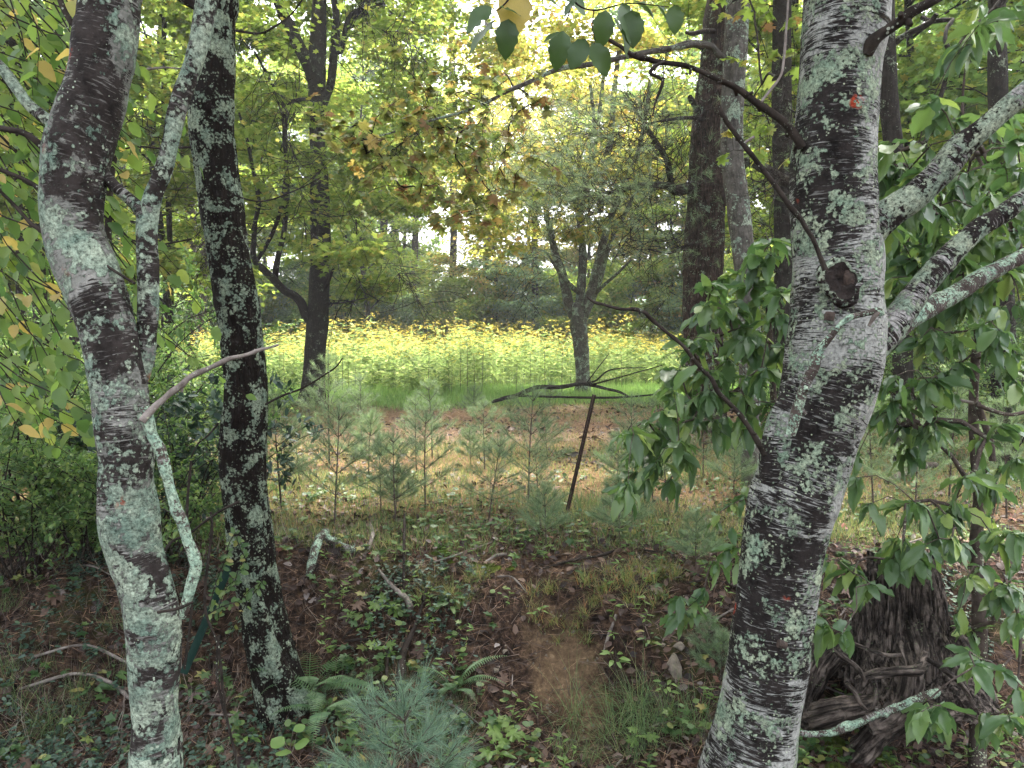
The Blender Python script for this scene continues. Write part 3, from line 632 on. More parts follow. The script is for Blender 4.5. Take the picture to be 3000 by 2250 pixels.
litter('clearing_leaves', 5000, lin(7, 13.5), .09, M['litter'], 306, T_CURL, mask=lambda X, Y, g: fbm(X * .8, Y * 1.2, 44, 3) > .05, tilt=.4, lift=.02, xr=lambda Y: Y * .5)
litter('rootlets', 2600, lin(2.75, 3.75), .13, M['needle_d2'], 307, T_NEEDLE, tilt=.35, width=.0032, lift=.02)
grass('dead_stems', 1500, lin(2.7, 3.9), lambda Y: Y * .74, lambda X, Y: .26 + 0 * X, lambda Y: .0028 + 0 * Y, M['straw'], 206, mask=lambda X, Y, g: (X < -.75 + .2 * g.normal(size=len(X))), lean=1.2)
# glossy creeping groundcover: paired leaves on short upright shoots
def groundcover(name, nshoot, yf, xf, lsz, mat, seed, tpl, per=6, hgt=.07, mask=None):
    g = np.random.default_rng(seed); Y = yf(g, nshoot); X = xf(g, Y)
    if mask is not None:
        k = mask(X, Y, g); X, Y = X[k], Y[k]
    n = len(X); b = np.column_stack([X, Y, H(X, Y)]); ln = g.normal(0, .5, (n, 2)); mb = MB()
    hh = g.uniform(.4, 1.3, n) * hgt
    for q in range(per):
        f = (q // 2 + 1) / (per / 2); p = b + np.column_stack([ln[:, 0] * hh * f, (ln[:, 1] - .35) * hh * f, hh * f])
        az = g.uniform(0, 6.28) + q * math.pi + (q // 2) * 1.57 + g.normal(0, .4, n)
        d = np.column_stack([np.cos(az), np.sin(az), g.uniform(-.2, .5, n)])
        scatter(mb, tpl, p, d, np.array([0, -.3, 1.]) + g.normal(0, .3, (n, 3)), lsz * g.uniform(.6, 1.2, n))
    scatter(mb, T_NEEDLE, b, np.column_stack([ln[:, 0], ln[:, 1] - .35, np.ones(n)]), np.tile([0, -1., 0], (n, 1)), hh * 1.1, width=np.full(n, .003))
    return obj(name, mb.mesh(name, mat), kind='stuff')
T_OV = (np.array([(0, 0, 0), (.3, -.22, .04), (.7, -.2, .02), (1, 0, -.08), (.7, .2, .02), (.3, .22, .04)]), np.array([(0, 1, 2), (0, 2, 3), (0, 3, 4), (0, 4, 5)]))
groundcover('creeping_groundcover', 8000, lambda g, n: g.uniform(2.1, 3.7, n), lambda g, Y: g.uniform(-1, 1, len(Y)) * frx(Y), .026, M['lf_vinca'], 401, T_OV,
            mask=lambda X, Y, g: (g.uniform(0, 1, len(X)) > bare(X, Y) * 1.6) & ((fbm(X * 2, Y * 2, 6, 3) + g.normal(0, .15, len(X)) > .66) | ((X < -.8 + .25 * g.normal(size=len(X))) & (Y < 2.95 + .2 * g.normal(size=len(X))))))
groundcover('small_herbs', 1700, lambda g, n: np.exp(g.uniform(math.log(2.5), math.log(6), n)), lambda g, Y: g.uniform(-1, 1, len(Y)) * frx(Y), .030, M['lf_herb'], 402, T_ROUND, per=6, hgt=.06,
            mask=lambda X, Y, g: (g.uniform(0, 1, len(X)) > bare(X, Y) * 1.2) & (fbm(X * 2.4, Y * 2.4, 26, 2) + g.normal(0, .3, len(X)) - .35 * (np.abs(Y - 4) < .5) > .0))
groundcover('bramble_seedlings', 260, lambda g, n: g.uniform(2.6, 4.3, n), lambda g, Y: g.uniform(-1, .6, len(Y)) * frx(Y), .05, M['lf_herb'], 403, T_MAPLE, per=4, hgt=.09,
            mask=lambda X, Y, g: (g.uniform(0, 1, len(X)) > bare(X, Y) * 1.2))
groundcover('bright_seedlings', 260, lambda g, n: g.uniform(2.5, 3.9, n), lambda g, Y: g.uniform(-.3, .9, len(Y)) * frx(Y), .04, M['seed'], 404, T_LANCE, per=8, hgt=.09,
            mask=lambda X, Y, g: (g.uniform(0, 1, len(X)) > bare(X, Y) * 1.1))

# ------------------------------------------------------------------ the trees close by
def path(pts, Y, dY=0.0):
    """(u, v, width in photo pixels[, Y]) -> world points and radii"""
    out = []; rad = []
    n = len(pts)
    for i, p in enumerate(pts):
        y = p[3] if len(p) > 3 else Y + dY * i / max(1, n - 1)
        out.append(P(p[0], p[1], y)); rad.append(p[2] / 2 / FPX * y)
    return out, rad
def limb(parent, pts, Y, mat, name='branch', dY=0.0, segs=10, step=.02, lump=.08, lumpf=22, seed=0, extra=None, ridge=0.0, knobs=0):
    a, r = path(pts, Y, dY)
    if extra:
        for (dx, dy, dz), rr in extra: a.append(a[-1] + Vector((dx, dy, dz))); r.append(rr)
    m = MB(); C = tube(m, a, r, segs, step=step, lump=lump, lumpf=lumpf, seed=seed + 1, ridge=ridge)
    if knobs:
        g_ = np.random.default_rng(seed + 5); rr = np.interp(np.linspace(0, 1, len(C)), np.linspace(0, 1, len(r)), r)
        for q in range(knobs):
            k = g_.integers(1, len(C) - 1); d = g_.normal(0, 1, 3); d /= np.linalg.norm(d); L = rr[k] * g_.uniform(1.6, 3)
            tube(m, [C[k], C[k] + d * L], [rr[k] * .8, rr[k] * .45], 6, n=3, lump=.2, lumpf=60, seed=q)
    return build(name, m, mat, parent)
def twigs(parent, pts, Y, mat, n, L, seed, r=.0025, name='twig', dY=0.0, droop=-.2, forks=2, spread=1.0):
    """a fine net of side twigs along a path; joined, too fine to pick apart"""
    g_ = np.random.default_rng(seed); a, _ = path([(p[0], p[1], 4) + tuple(p[3:]) for p in pts], Y, dY)
    a = np.array([list(p) for p in a]); S = catmull(a, 40); m = MB(); ends = []
    for q in range(n):
        k = g_.integers(1, 39); t = norm(S[k] - S[k - 1]); d = norm(g_.normal(0, spread, 3) + t * .8 + np.array([0, 0, droop])); p = S[k]; pl = [p]; l = L * g_.uniform(.4, 1.2)
        for e in range(5): d = norm(d + g_.normal(0, .22, 3) + np.array([0, 0, droop * .15])); pl.append(pl[-1] + d * l / 5)
        tube(m, pl, np.linspace(r, r * .35, 6), 4, cap=False)
        for f in range(forks):
            k2 = g_.integers(1, 5); d2 = norm(d + g_.normal(0, .6, 3)); pp = [pl[k2]]
            for e in range(3): d2 = norm(d2 + g_.normal(0, .2, 3)); pp.append(pp[-1] + d2 * l * .15)
            tube(m, pp, np.linspace(r * .6, r * .25, 4), 3, cap=False); ends.append((pp[-1], d2))
        ends.append((pl[-1], d))
    build(name, m, mat, parent, kind='stuff')
    return ends
def trunk_part(root, pts, Y, mat, top, name='trunk', segs=56, step=.02, lump=.05, lumpf=7, ridge=.0, ridgen=14, seed=0, root_extra=None, mb_extra=None):
    a, r = path(pts, Y)
    if top: 
        for (dx, dy, dz), rr in top: a.insert(0, a[0] + Vector((dx, dy, dz))); r.insert(0, rr)
    if root_extra is not None:
        b = a[-1]; z = h1(b.x, b.y) - .12
        if b.z > z: a.append(Vector((b.x + root_extra[0] * (b.z - z), b.y, z))); r.append(r[-1] * root_extra[1])
    m = MB(); tube(m, a, r, segs, step=step, lump=lump, lumpf=lumpf, ridge=ridge, ridgen=ridgen, seed=seed)
    return build(name, m, mat, root), a, r
def overhead_crown(root, loc, sc, src, mat, rz=0.0):
    """the leafy top above the frame, shading the bank"""
    ch = [c for c in src.children if c.name.startswith('crown')][0]
    o = bpy.data.objects.new('crown', ch.data); col.objects.link(o); o.parent = root
    o.matrix_local = Matrix.Translation(Vector(loc) - root.location) @ Matrix.Rotation(rz, 4, 'Z') @ Matrix.Diagonal((sc[0], sc[0], sc[1], 1))
    o.material_slots[0].link = 'OBJECT'; o.material_slots[0].material = mat

# left birch
LB = [(322, 0, 156), (310, 100, 165), (295, 200, 165), (269, 300, 172), (238, 400, 176), (216, 500, 170), (208, 600, 161), (219, 700, 158), (246, 770, 168), (276, 850, 163), (310, 950, 150), (335, 1050, 149), (350, 1150, 152), (359, 1250, 158), (369, 1350, 150), (371, 1450, 158), (376, 1500, 165), (389, 1600, 154), (420, 1700, 145), (443, 1800, 148), (452, 1900, 142), (451, 2000, 134), (455, 2100, 129), (460, 2200, 138), (459, 2260, 149)]
b = P(459, 2260, 1.75)
t = thing('birch_tree', 'curving lichen-covered birch in the left foreground with a slimmer second stem', 'tree', (b.x, b.y, h1(b.x, b.y)))
trunk_part(t, LB, 1.75, M['birch_l'], [((.06, .0, .5), .062), ((.1, .1, 1.6), .05), ((.1, .2, 1.8), .03)], root_extra=(.02, 1.25), seed=1, step=.012, lump=.06, lumpf=16, ridge=.0012, ridgen=20)
limb(t, [(608, -60, 64), (606, 0, 62), (589, 100, 58), (562, 200, 52), (525, 300, 52), (503, 400, 47), (478, 500, 47), (450, 570, 50), (432, 640, 58), (430, 700, 60), (434, 800, 60), (434, 900, 58), (430, 1000, 55), (424, 1060, 50), (405, 1125, 46), (380, 1180, 40)], 1.78, M['birch_l'], 'second_stem', segs=36, step=.012, lump=.08, lumpf=25, seed=2)
limb(t, [(280, 470, 40), (310, 515, 36), (335, 545, 34), (375, 580, 34), (405, 608, 38), (428, 645, 40)], 1.77, M['birch_l'], 'branch', segs=18, step=.012, seed=3)
limb(t, [(600, 20, 36), (560, 5, 36), (505, -30, 34)], 1.78, M['branch'], 'branch', segs=14, seed=4)
limb(t, [(420, 1190, 30), (432, 1216, 32), (445, 1274, 31), (470, 1318, 33), (486, 1383, 33), (502, 1446, 31), (518, 1496, 34), (533, 1527, 33), (547, 1577, 31), (568, 1631, 35), (573, 1667, 33), (560, 1712, 33), (549, 1753, 28), (538, 1798, 24), (536, 1812, 14)], 1.66, M['branch_l'], 'dead_branch', segs=22, step=.008, lump=.14, lumpf=40, seed=5)
limb(t, [(461, 1794, 9), (500, 1788, 9), (530, 1780, 9), (565, 1764, 7)], 1.63, M['branch'], 'twig', segs=8, step=.006, seed=6)
limb(t, [(415, 1235, 22), (430, 1216, 20), (455, 1190, 20), (480, 1168, 18), (500, 1150, 18), (530, 1130, 20), (552, 1108, 17), (575, 1095, 18), (605, 1082, 15), (640, 1066, 15), (668, 1052, 16), (700, 1045, 12), (730, 1037, 10), (760, 1025, 11), (790, 1018, 8), (816, 1010, 7)], 1.64, M['grey_twig'], 'dead_branch', segs=12, step=.006, lump=.16, lumpf=60, seed=7, dY=.1, knobs=4)
limb(t, [(185, 395, 44), (154, 362, 36), (118, 335, 33), (81, 303, 33), (45, 253, 32), (0, 194, 30), (-80, 120, 28)], 1.72, M['birch_l'], 'branch', segs=18, step=.012, seed=8)
for k, (pp, w) in enumerate([([(160, 470), (113, 420), (68, 389), (0, 375), (-90, 350)], 20), ([(160, 590), (127, 560), (70, 525), (0, 497), (-80, 460)], 15), ([(170, 715), (136, 687), (110, 668), (90, 655), (59, 619), (0, 560), (-70, 500)], 15), ([(250, 110), (230, 90), (199, 50), (176, 0), (165, -60)], 19), ([(300, 770), (345, 800), (395, 830)], 9)]):
    limb(t, [(a_, b_, w * (1 - .06 * i)) for i, (a_, b_) in enumerate(pp)], 1.72, M['branch'], 'branch', segs=12, step=.012, lump=.12, lumpf=40, seed=20 + k, knobs=2)
overhead_crown(t, (b.x - .4, b.y + .6, 2.9), (1.1, 1.0), midA, M['lf_yg'], 1)
# dark stem behind the left birch
b = P(420, 700, 2.6)
t = thing('slim_tree', 'thin dark stem half hidden behind the left lichen birch', 'tree', (P(450, 1800, 2.6).x, 2.6, h1(P(450, 1800, 2.6).x, 2.6)))
trunk_part(t, [(408, -80, 17), (402, 68, 16), (389, 181, 16), (362, 285, 16), (345, 400, 16), (322, 560, 18), (318, 800, 20), (345, 1100, 20), (400, 1500, 22), (450, 1800, 24)], 2.6, M['branch'], [], segs=16, seed=9, root_extra=(0, 1.3), step=.03, lumpf=25)
limb(t, [(372, 228, 10), (400, 210, 8), (440, 202, 7), (480, 198, 6), (530, 200, 5)], 2.6, M['grey_twig'], 'twig', segs=7, seed=10)

# dark lichen trunk
DB = [(640, -60, 112), (628, 50, 112), (626, 200, 113), (619, 300, 124), (622, 400, 122), (634, 500, 115), (648, 600, 120), (664, 700, 115), (671, 750, 115), (686, 850, 120), (702, 950, 120), (715, 1050, 120), (720, 1150, 120), (715, 1250, 131), (712, 1350, 134), (718, 1450, 129), (726, 1500, 127), (736, 1600, 130), (751, 1700, 124), (772, 1800, 126), (791, 1900, 136), (814, 1990, 142), (835, 2060, 175), (845, 2110, 200)]
b = P(835, 2090, 3.15)
t = thing('maple_tree', 'dark furrowed trunk with pale green lichen leaning left, ferns at its foot', 'tree', (b.x, b.y, h1(b.x, b.y)))
trunk_part(t, DB, 3.15, M['dark_l'], [((-.0, .0, 1.0), .085), ((.0, .1, 2), .065), ((0, .1, 2.4), .04)], segs=72, step=.014, ridge=.0042, ridgen=11, lump=.04, lumpf=9, seed=31, root_extra=(.1, 1.3))
LTW = [(777, 1185), (830, 1158), (880, 1140), (930, 1112), (960, 1092), (985, 1075), (1003, 1050)]
limb(t, [(a_, b_, 7 - i * .5) for i, (a_, b_) in enumerate(LTW)], 3.1, M['branch'], 'branch', segs=7, seed=32)
limb(t, [(740, 1700, 34), (765, 1800, 44), (800, 1920, 60), (850, 2010, 64), (895, 2080, 70)], 3.08, M['dark_l'], 'root_flare', segs=30, step=.02, ridge=.004, seed=33)
overhead_crown(t, (b.x + .3, b.y + 1.2, 3.9), (1.2, 1.0), midB, M['lf_g'], 2)
for k, (pp, w) in enumerate([([(650, 560), (760, 590), (860, 560), (940, 520)], 5), ([(575, 430), (480, 435), (400, 430), (330, 445)], 7), ([(560, 700), (500, 712), (440, 720), (380, 700)], 6), ([(690, 90), (760, 98), (800, 80), (850, 45), (885, 0)], 7), ([(640, 1240), (610, 1275), (580, 1300), (560, 1340)], 6)]):
    limb(t, [(a_, b_, w * (1 - .1 * i)) for i, (a_, b_) in enumerate(pp)], 3.1, M['branch'], 'branch', segs=7, seed=40 + k)

# big right birch
RB = [(2480, 0, 232), (2474, 100, 236), (2461, 200, 222), (2453, 300, 224), (2444, 400, 224), (2440, 500, 229), (2441, 600, 236), (2447, 700, 244), (2455, 760, 250), (2450, 850, 248), (2450, 950, 262), (2442, 1050, 270), (2421, 1150, 258), (2389, 1250, 246), (2362, 1350, 244), (2328, 1450, 256), (2312, 1500, 246), (2296, 1600, 231), (2284, 1700, 228), (2268, 1800, 224), (2254, 1900, 224), (2241, 2000, 229), (2224, 2100, 240), (2201, 2200, 256), (2185, 2260, 262), (2160, 2360, 275), (2135, 2460, 300)]
b = P(2135, 2460, 2.1)
rbt = t = thing('birch_tree', 'thick right-hand birch with dark peeling bark, a knot hole and long limbs', 'tree', (b.x, b.y, h1(b.x, b.y)))
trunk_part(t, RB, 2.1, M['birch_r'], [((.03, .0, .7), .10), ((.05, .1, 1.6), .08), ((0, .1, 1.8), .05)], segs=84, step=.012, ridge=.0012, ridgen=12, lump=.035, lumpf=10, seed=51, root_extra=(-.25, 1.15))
limb(t, [(2440, 760, 110), (2520, 705, 108), (2565, 655, 102), (2620, 615, 90), (2678, 575, 84), (2730, 530, 82), (2769, 488, 82), (2814, 430, 76), (2850, 400, 66), (2882, 375, 62), (2940, 325, 60), (3000, 276, 62), (3100, 190, 60), (3250, 60, 50)], 2.1, M['birch_limb'], 'limb', segs=40, step=.012, lump=.07, lumpf=22, seed=52, dY=-.15)
limb(t, [(2470, 1090, 130), (2530, 1035, 115), (2577, 995, 98), (2620, 950, 84), (2655, 905, 78), (2700, 840, 74), (2766, 765, 66), (2820, 710, 60), (2875, 665, 56), (2940, 625, 54), (3000, 580, 52), (3150, 480, 46)], 2.1, M['birch_limb'], 'limb', segs=40, step=.012, lump=.09, lumpf=24, seed=53, dY=.1)
limb(t, [(2600, 990, 60), (2655, 940, 62), (2720, 900, 60), (2800, 860, 54), (2880, 810, 48), (3000, 750, 44), (3120, 700, 40)], 2.12, M['branch_l'], 'limb', segs=30, step=.012, lump=.12, lumpf=26, seed=54, dY=.3)
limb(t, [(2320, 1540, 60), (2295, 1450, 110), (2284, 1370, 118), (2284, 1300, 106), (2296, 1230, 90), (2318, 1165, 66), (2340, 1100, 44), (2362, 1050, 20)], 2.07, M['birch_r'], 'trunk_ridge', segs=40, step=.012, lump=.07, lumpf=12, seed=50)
limb(t, [(2540, 160, 30), (2555, 125, 40), (2575, 105, 34), (2610, 81, 32), (2640, 60, 30), (2669, 36, 30), (2710, 15, 26), (2750, -5, 22), (2850, -60, 18)], 2.0, M['branch'], 'branch', segs=18, step=.01, lump=.1, seed=56, dY=-.1, knobs=3)
limb(t, [(2350, 430, 26), (2335, 407, 25), (2310, 370, 22), (2285, 350, 22), (2253, 325, 23), (2215, 300, 20), (2190, 280, 20), (2154, 256, 18), (2120, 240, 17), (2060, 212, 15), (2000, 190, 15), (1930, 182, 15), (1895, 172, 17), (1859, 164, 16), (1820, 138, 11), (1790, 120, 11), (1768, 106, 7)], 2.05, M['branch'], 'branch', segs=14, step=.006, lump=.16, lumpf=60, seed=57, dY=-.1, knobs=16)
limb(t, [(1945, 182, 11), (1925, 190, 10), (1905, 213, 10), (1935, 228, 10), (1942, 240, 9), (1932, 270, 8), (1920, 300, 7), (1912, 340, 4)], 1.97, M['branch'], 'twig', segs=9, step=.005, lump=.2, lumpf=70, seed=58, knobs=6)
limb(t, [(2230, 298, 8), (2260, 260, 8), (2289, 217, 7), (2299, 150, 8), (2303, 90, 8), (2307, 40, 7), (2311, -40, 7)], 1.99, M['grey_twig'], 'twig', segs=8, step=.01, seed=59)
limb(t, [(2108, 308, 12), (2116, 335, 14), (2140, 372, 14), (2176, 420, 15), (2215, 470, 14), (2253, 520, 16), (2290, 570, 15), (2316, 606, 16), (2345, 640, 14), (2362, 669, 14), (2382, 700, 14), (2400, 745, 14), (2418, 792, 18)], 1.9, M['branch'], 'dead_branch', segs=12, step=.006, lump=.12, lumpf=50, seed=60, knobs=3)
limb(t, [(2176, 422, 8), (2190, 412, 9), (2209, 400, 8)], 1.9, M['grey_twig'], 'twig', segs=8, seed=61)
limb(t, [(2240, 1330, 18), (2226, 1306, 17), (2200, 1262, 15), (2172, 1220, 16), (2135, 1180, 14), (2104, 1148, 14), (2085, 1110, 12), (2059, 1085, 12), (2030, 1050, 12), (2000, 1012, 11), (1955, 975, 11), (1925, 950, 11), (1904, 931, 13), (1888, 915, 11), (1859, 906, 12), (1815, 905, 9), (1768, 892, 8), (1740, 885, 9), (1714, 865, 4)], 2.05, M['branch'], 'dead_branch', segs=12, step=.006, lump=.14, lumpf=60, seed=62, dY=-.15, knobs=9)
limb(t, [(2316, 1275, 30), (2335, 1202, 30), (2353, 1143, 27), (2370, 1105, 30), (2384, 1075, 31), (2390, 1045, 30), (2404, 1020, 25), (2434, 985, 20), (2460, 955, 18), (2488, 931, 18), (2520, 922, 16), (2550, 915, 18), (2575, 912, 26), (2584, 925, 14)], 1.93, M['branch_l'], 'dead_branch', segs=18, step=.006, lump=.16, lumpf=45, seed=63, dY=-.05, knobs=4)
limb(t, [(2428, 938, 28), (2430, 925, 30), (2432, 915, 26)], 1.97, M['heart'], 'branch_stub', segs=14, step=.004, lump=.2, lumpf=60, seed=64)
limb(t, [(2575, 912, 16), (2556, 935, 13), (2545, 955, 8)], 1.88, M['grey_twig'], 'bark_shred', segs=8, seed=65)
limb(t, [(2280, 1885, 26), (2292, 1888, 24), (2302, 1892, 22)], 1.98, M['heart'], 'branch_stub', segs=12, step=.004, lump=.2, lumpf=60, seed=66)
# knot hole: a rough collar round a dark rotten dish
kc = P(2462, 818, 1.968); m = MB(); g = np.random.default_rng(3)
nt_, ns_ = 48, 14
for mat_i in (0,):
    V = []; 
    for a_ in range(nt_):
        A_ = a_ / nt_ * 2 * math.pi
        rr = .041 * (1 + .30 * float(fbm(math.cos(A_) * 1.3, math.sin(A_) * 1.3, 2, 3)))
        for s_ in range(ns_):
            f = s_ / (ns_ - 1)
            rad_ = rr * (1.3 - 1.25 * f); hz = .007 * math.sin(min(1, f * 2.4) * math.pi) - .010 * max(0, f - .42)
            hz += .004 * float(fbm(math.cos(A_) * 3 * rad_ * 20, math.sin(A_) * 3 * rad_ * 20, f * 4, 3)) + (-.006 if f == 0 else 0)
            V.append((kc.x + rad_ * math.cos(A_) * .92, kc.y - hz, kc.z + rad_ * math.sin(A_) * 1.0 - (.016 if math.sin(A_) < -.5 else 0) * (1 - f)))
    i_ = np.arange(nt_)[:, None]; j_ = np.arange(ns_ - 1)[None]
    F = np.stack([i_ * ns_ + j_, i_ * ns_ + j_ + 1, ((i_ + 1) % nt_) * ns_ + j_ + 1, ((i_ + 1) % nt_) * ns_ + j_], -1).reshape(-1, 4)
    m.add(V, F)
m.M[-1] = np.tile(np.where(np.arange(ns_ - 1) < 4, 1, 0), nt_)
build('knot_hole', m, [M['black'], M['birch_limb']], t)
m = MB(); tube(m, [P(2478, 780, 1.985), P(2482, 800, 1.978), P(2484, 822, 1.978), P(2478, 850, 1.99)], [.006, .017, .018, .008], 14, n=16, lump=.3, lumpf=50, seed=4)
build('decayed_wood', m, M['heart'], t)
overhead_crown(t, (b.x + .3, b.y + .5, 3.2), (1.2, 1.0), midB, M['lf_g'], 4)

# mid-distance trees
def mid_tree(name, label, trunk, Y, mat, limbs, seed, top, segs=24, lmat=None, lw=1.0):
    b = P(trunk[-1][0], trunk[-1][1], Y)
    t = thing(name, label, 'tree', (b.x, b.y, h1(b.x, b.y)))
    trunk_part(t, trunk, Y, mat, top, segs=segs, step=.06, lump=.06, lumpf=5, ridge=.006 if segs > 30 else .003, ridgen=7, seed=seed, root_extra=(0, 1.2))
    for k, (pp, dY) in enumerate(limbs):
        limb(t, [(q[0], q[1], q[2] * lw) for q in pp], Y, lmat or mat, 'branch', dY=dY, segs=10, step=.06, lump=.1, lumpf=9, seed=seed + k)
    return t
ft = mid_tree('maple_tree', 'dark forked tree with an upswept left limb, left of the wildflowers', [(934, -80, 36), (935, 0, 38), (928, 200, 50), (928, 300, 44), (929, 400, 42), (938, 600, 54), (939, 750, 56), (934, 850, 58), (930, 950, 61), (923, 1050, 61), (918, 1120, 68), (915, 1170, 84)], 13.5, M['mid_b'], [
    ([(925, 250, 40), (900, 181, 38), (870, 125, 36), (850, 81, 34), (825, 30, 32), (805, -20, 30)], -.3),
    ([(929, 420, 24), (932, 385, 22), (940, 330, 22), (954, 290, 22), (970, 240, 24), (976, 181, 24), (980, 120, 22), (985, 45, 20), (972, -30, 16)], .3),
    ([(985, 80, 18), (993, 150, 16), (1003, 136, 15), (1010, 90, 13), (1027, 45, 12), (1068, 22, 9), (1140, 8, 7)], .6),
    ([(920, 945, 30), (897, 926, 28), (881, 886, 27), (860, 865, 24), (836, 854, 24), (805, 822, 24), (768, 786, 20), (750, 770, 18), (741, 741, 16), (744, 700, 15), (746, 660, 14), (757, 588, 13), (741, 497, 11), (723, 407, 9), (700, 330, 6)], -.8),
    ([(805, 822, 18), (809, 786, 18), (816, 746, 17), (830, 690, 16), (836, 633, 16), (841, 497, 15), (833, 407, 13), (832, 316, 12), (808, 270, 9), (780, 215, 8), (745, 150, 7)], -.6),
    ([(750, 770, 12), (790, 700, 12), (815, 640, 12), (826, 590, 10), (835, 520, 8)], -.9),
    ([(930, 890, 12), (960, 830, 10), (975, 790, 8), (1000, 740, 6)], -.5),
    ([(925, 300, 10), (900, 290, 10), (860, 295, 9), (832, 310, 8), (790, 262, 6)], -.5),
    ([(935, 890, 7), (990, 888, 5), (1040, 880, 4), (1080, 870, 3)], -1.),
], 71, [((0, 0, 1.5), .09), ((.2, 0, 2), .05)], segs=36)
overhead_crown(ft, (ft.location.x - .3, 13.5, .9), (1.15, 1.0), midA, M['lf_yg'], 1)
overhead_crown(ft, (P(1090, 300, 16).x, 16, 3.6), (.85, .85), midA, M['lf_yg'], 3)
tt_ = mid_tree('multi_stem_tree', 'many-stemmed lichen tree on a single short trunk, right of the wildflowers', [(1690, 900, 44), (1694, 950, 48), (1700, 1000, 46), (1705, 1060, 42), (1707, 1116, 43), (1707, 1150, 52)], 16.5, M['maple_b'], [
    ([(1690, 940, 30), (1669, 900, 30), (1655, 840, 28), (1642, 786, 26), (1628, 750, 24), (1618, 700, 20), (1600, 620, 16), (1590, 540, 12)], -.2),
    ([(1694, 920, 30), (1700, 880, 28), (1705, 818, 25), (1708, 750, 24), (1702, 678, 22), (1700, 588, 20), (1720, 500, 16), (1740, 380, 12), (1730, 250, 9)], .2),
    ([(1705, 940, 30), (1719, 900, 28), (1741, 818, 26), (1757, 750, 24), (1769, 705, 22), (1791, 633, 18), (1830, 540, 16), (1868, 450, 14), (1890, 340, 12), (1905, 240, 10)], -.3),
    ([(1715, 920, 22), (1738, 870, 20), (1762, 800, 18), (1775, 750, 16), (1800, 680, 14), (1835, 620, 12), (1860, 560, 9)], .4),
    ([(1700, 860, 16), (1670, 835, 14), (1640, 800, 10), (1620, 770, 8), (1600, 740, 6), (1575, 730, 4)], -1.2),
    ([(1745, 860, 12), (1775, 830, 10), (1810, 800, 8), (1850, 760, 6)], -.6),
    ([(1757, 620, 20), (1770, 500, 20), (1790, 400, 18), (1800, 260, 16), (1815, 140, 14)], 1.5),
    ([(1690, 640, 12), (1715, 560, 14), (1742, 430, 14), (1760, 300, 12), (1770, 200, 10)], 1.8),
], 81, [((0, 0, .1), .1)], segs=30)
overhead_crown(tt_, (tt_.location.x - .6, 17.2, 1.2), (1.1, 1.0), midB, M['lf_or'], 3)
pt = mid_tree('pine_tree', 'big reddish-brown pine trunk standing left behind the thick right birch', [(2122, -60, 96), (2120, 0, 98), (2098, 200, 96), (2076, 400, 100), (2068, 600, 112), (2060, 800, 112), (2060, 950, 110), (2064, 1100, 108), (2066, 1200, 114), (2066, 1265, 130)], 9.0, M['pine_b'], [
    ([(2075, 570, 30), (2040, 552, 26), (2000, 556, 24), (1978, 558, 22), (1949, 542, 15), (1900, 542, 13), (1859, 547, 13), (1810, 560, 11), (1768, 570, 10), (1720, 562, 8), (1678, 558, 5)], -.6),
    ([(1990, 562, 16), (1970, 545, 15), (1962, 510, 14), (1957, 480, 14), (1945, 450, 13), (1925, 420, 12), (1912, 400, 12), (1892, 372, 10), (1880, 340, 8), (1874, 315, 5)], -.6),
    ([(2080, 150, 20), (2050, 132, 16), (2010, 128, 14), (1975, 140, 12), (1940, 150, 10)], -.3),
    ([(2120, 600, 18), (2180, 480, 22), (2230, 490, 22), (2280, 520, 26), (2330, 545, 26)], -1.),
    ([(2062, 340, 12), (2030, 300, 14), (2022, 285, 12)], -.4),
    ([(2090, 390, 10), (2060, 350, 9), (2010, 345, 8), (1950, 352, 6), (1880, 365, 4)], -.6),
    ([(2068, 700, 8), (2010, 720, 7), (1960, 740, 6), (1900, 730, 4)], -.8),
    ([(2130, 105, 12), (2080, 90, 12), (2030, 98, 10), (2010, 95, 7)], -.6),
], 91, [((0, 0, 1.5), .18), ((.1, 0, 3), .14), ((.1, 0, 3), .1)], segs=48, lmat=M['branch'], lw=1.3)
rm = mid_tree('maple_tree', 'pale lichen-patched trunk just right of the big pine trunk', [(2166, -60, 60), (2162, 0, 62), (2152, 200, 64), (2144, 400, 61), (2161, 600, 62), (2186, 800, 64), (2196, 1000, 60), (2196, 1200, 60), (2201, 1400, 57), (2203, 1450, 66)], 5.6, M['maple_b'], [
    ([(2160, 190, 18), (2110, 165, 20), (2085, 135, 19), (2040, 128, 18), (2000, 136, 17), (1900, 152, 16), (1805, 172, 15), (1720, 190, 14), (1633, 203, 14), (1542, 244, 13), (1480, 270, 11), (1430, 298, 10), (1350, 330, 8), (1280, 348, 7), (1160, 385, 5), (1063, 411, 4), (1000, 440, 3)], -.4),
    ([(2185, 60, 16), (2220, 20, 14), (2260, -20, 12)], 0),
], 95, [((0, 0, 1.5), .06)], segs=36)
mid_tree('slim_tree', 'lichen-mottled slim trunk in the gap above the long right birch limb', [(2590, -40, 50), (2592, 60, 52), (2595, 200, 56), (2606, 320, 50), (2616, 420, 50), (2622, 480, 54), (2630, 620, 50), (2640, 900, 52), (2650, 1290, 56)], 6.5, M['mid_b'], [([(2600, 150, 20), (2640, 110, 20), (2680, 90, 18), (2730, 62, 16), (2745, 40, 12)], -.2), ([(2700, 50, 12), (2730, 62, 14), (2790, 58, 14), (2775, 80, 12), (2770, 120, 13), (2790, 165, 14)], -.3),
    ([(2630, 640, 20), (2740, 330, 12), (2775, 220, 15), (2800, 150, 17), (2860, 80, 18), (2930, 10, 20), (2980, -60, 20)], -.5)], 97, [((0, 0, 1), .06)], segs=24)
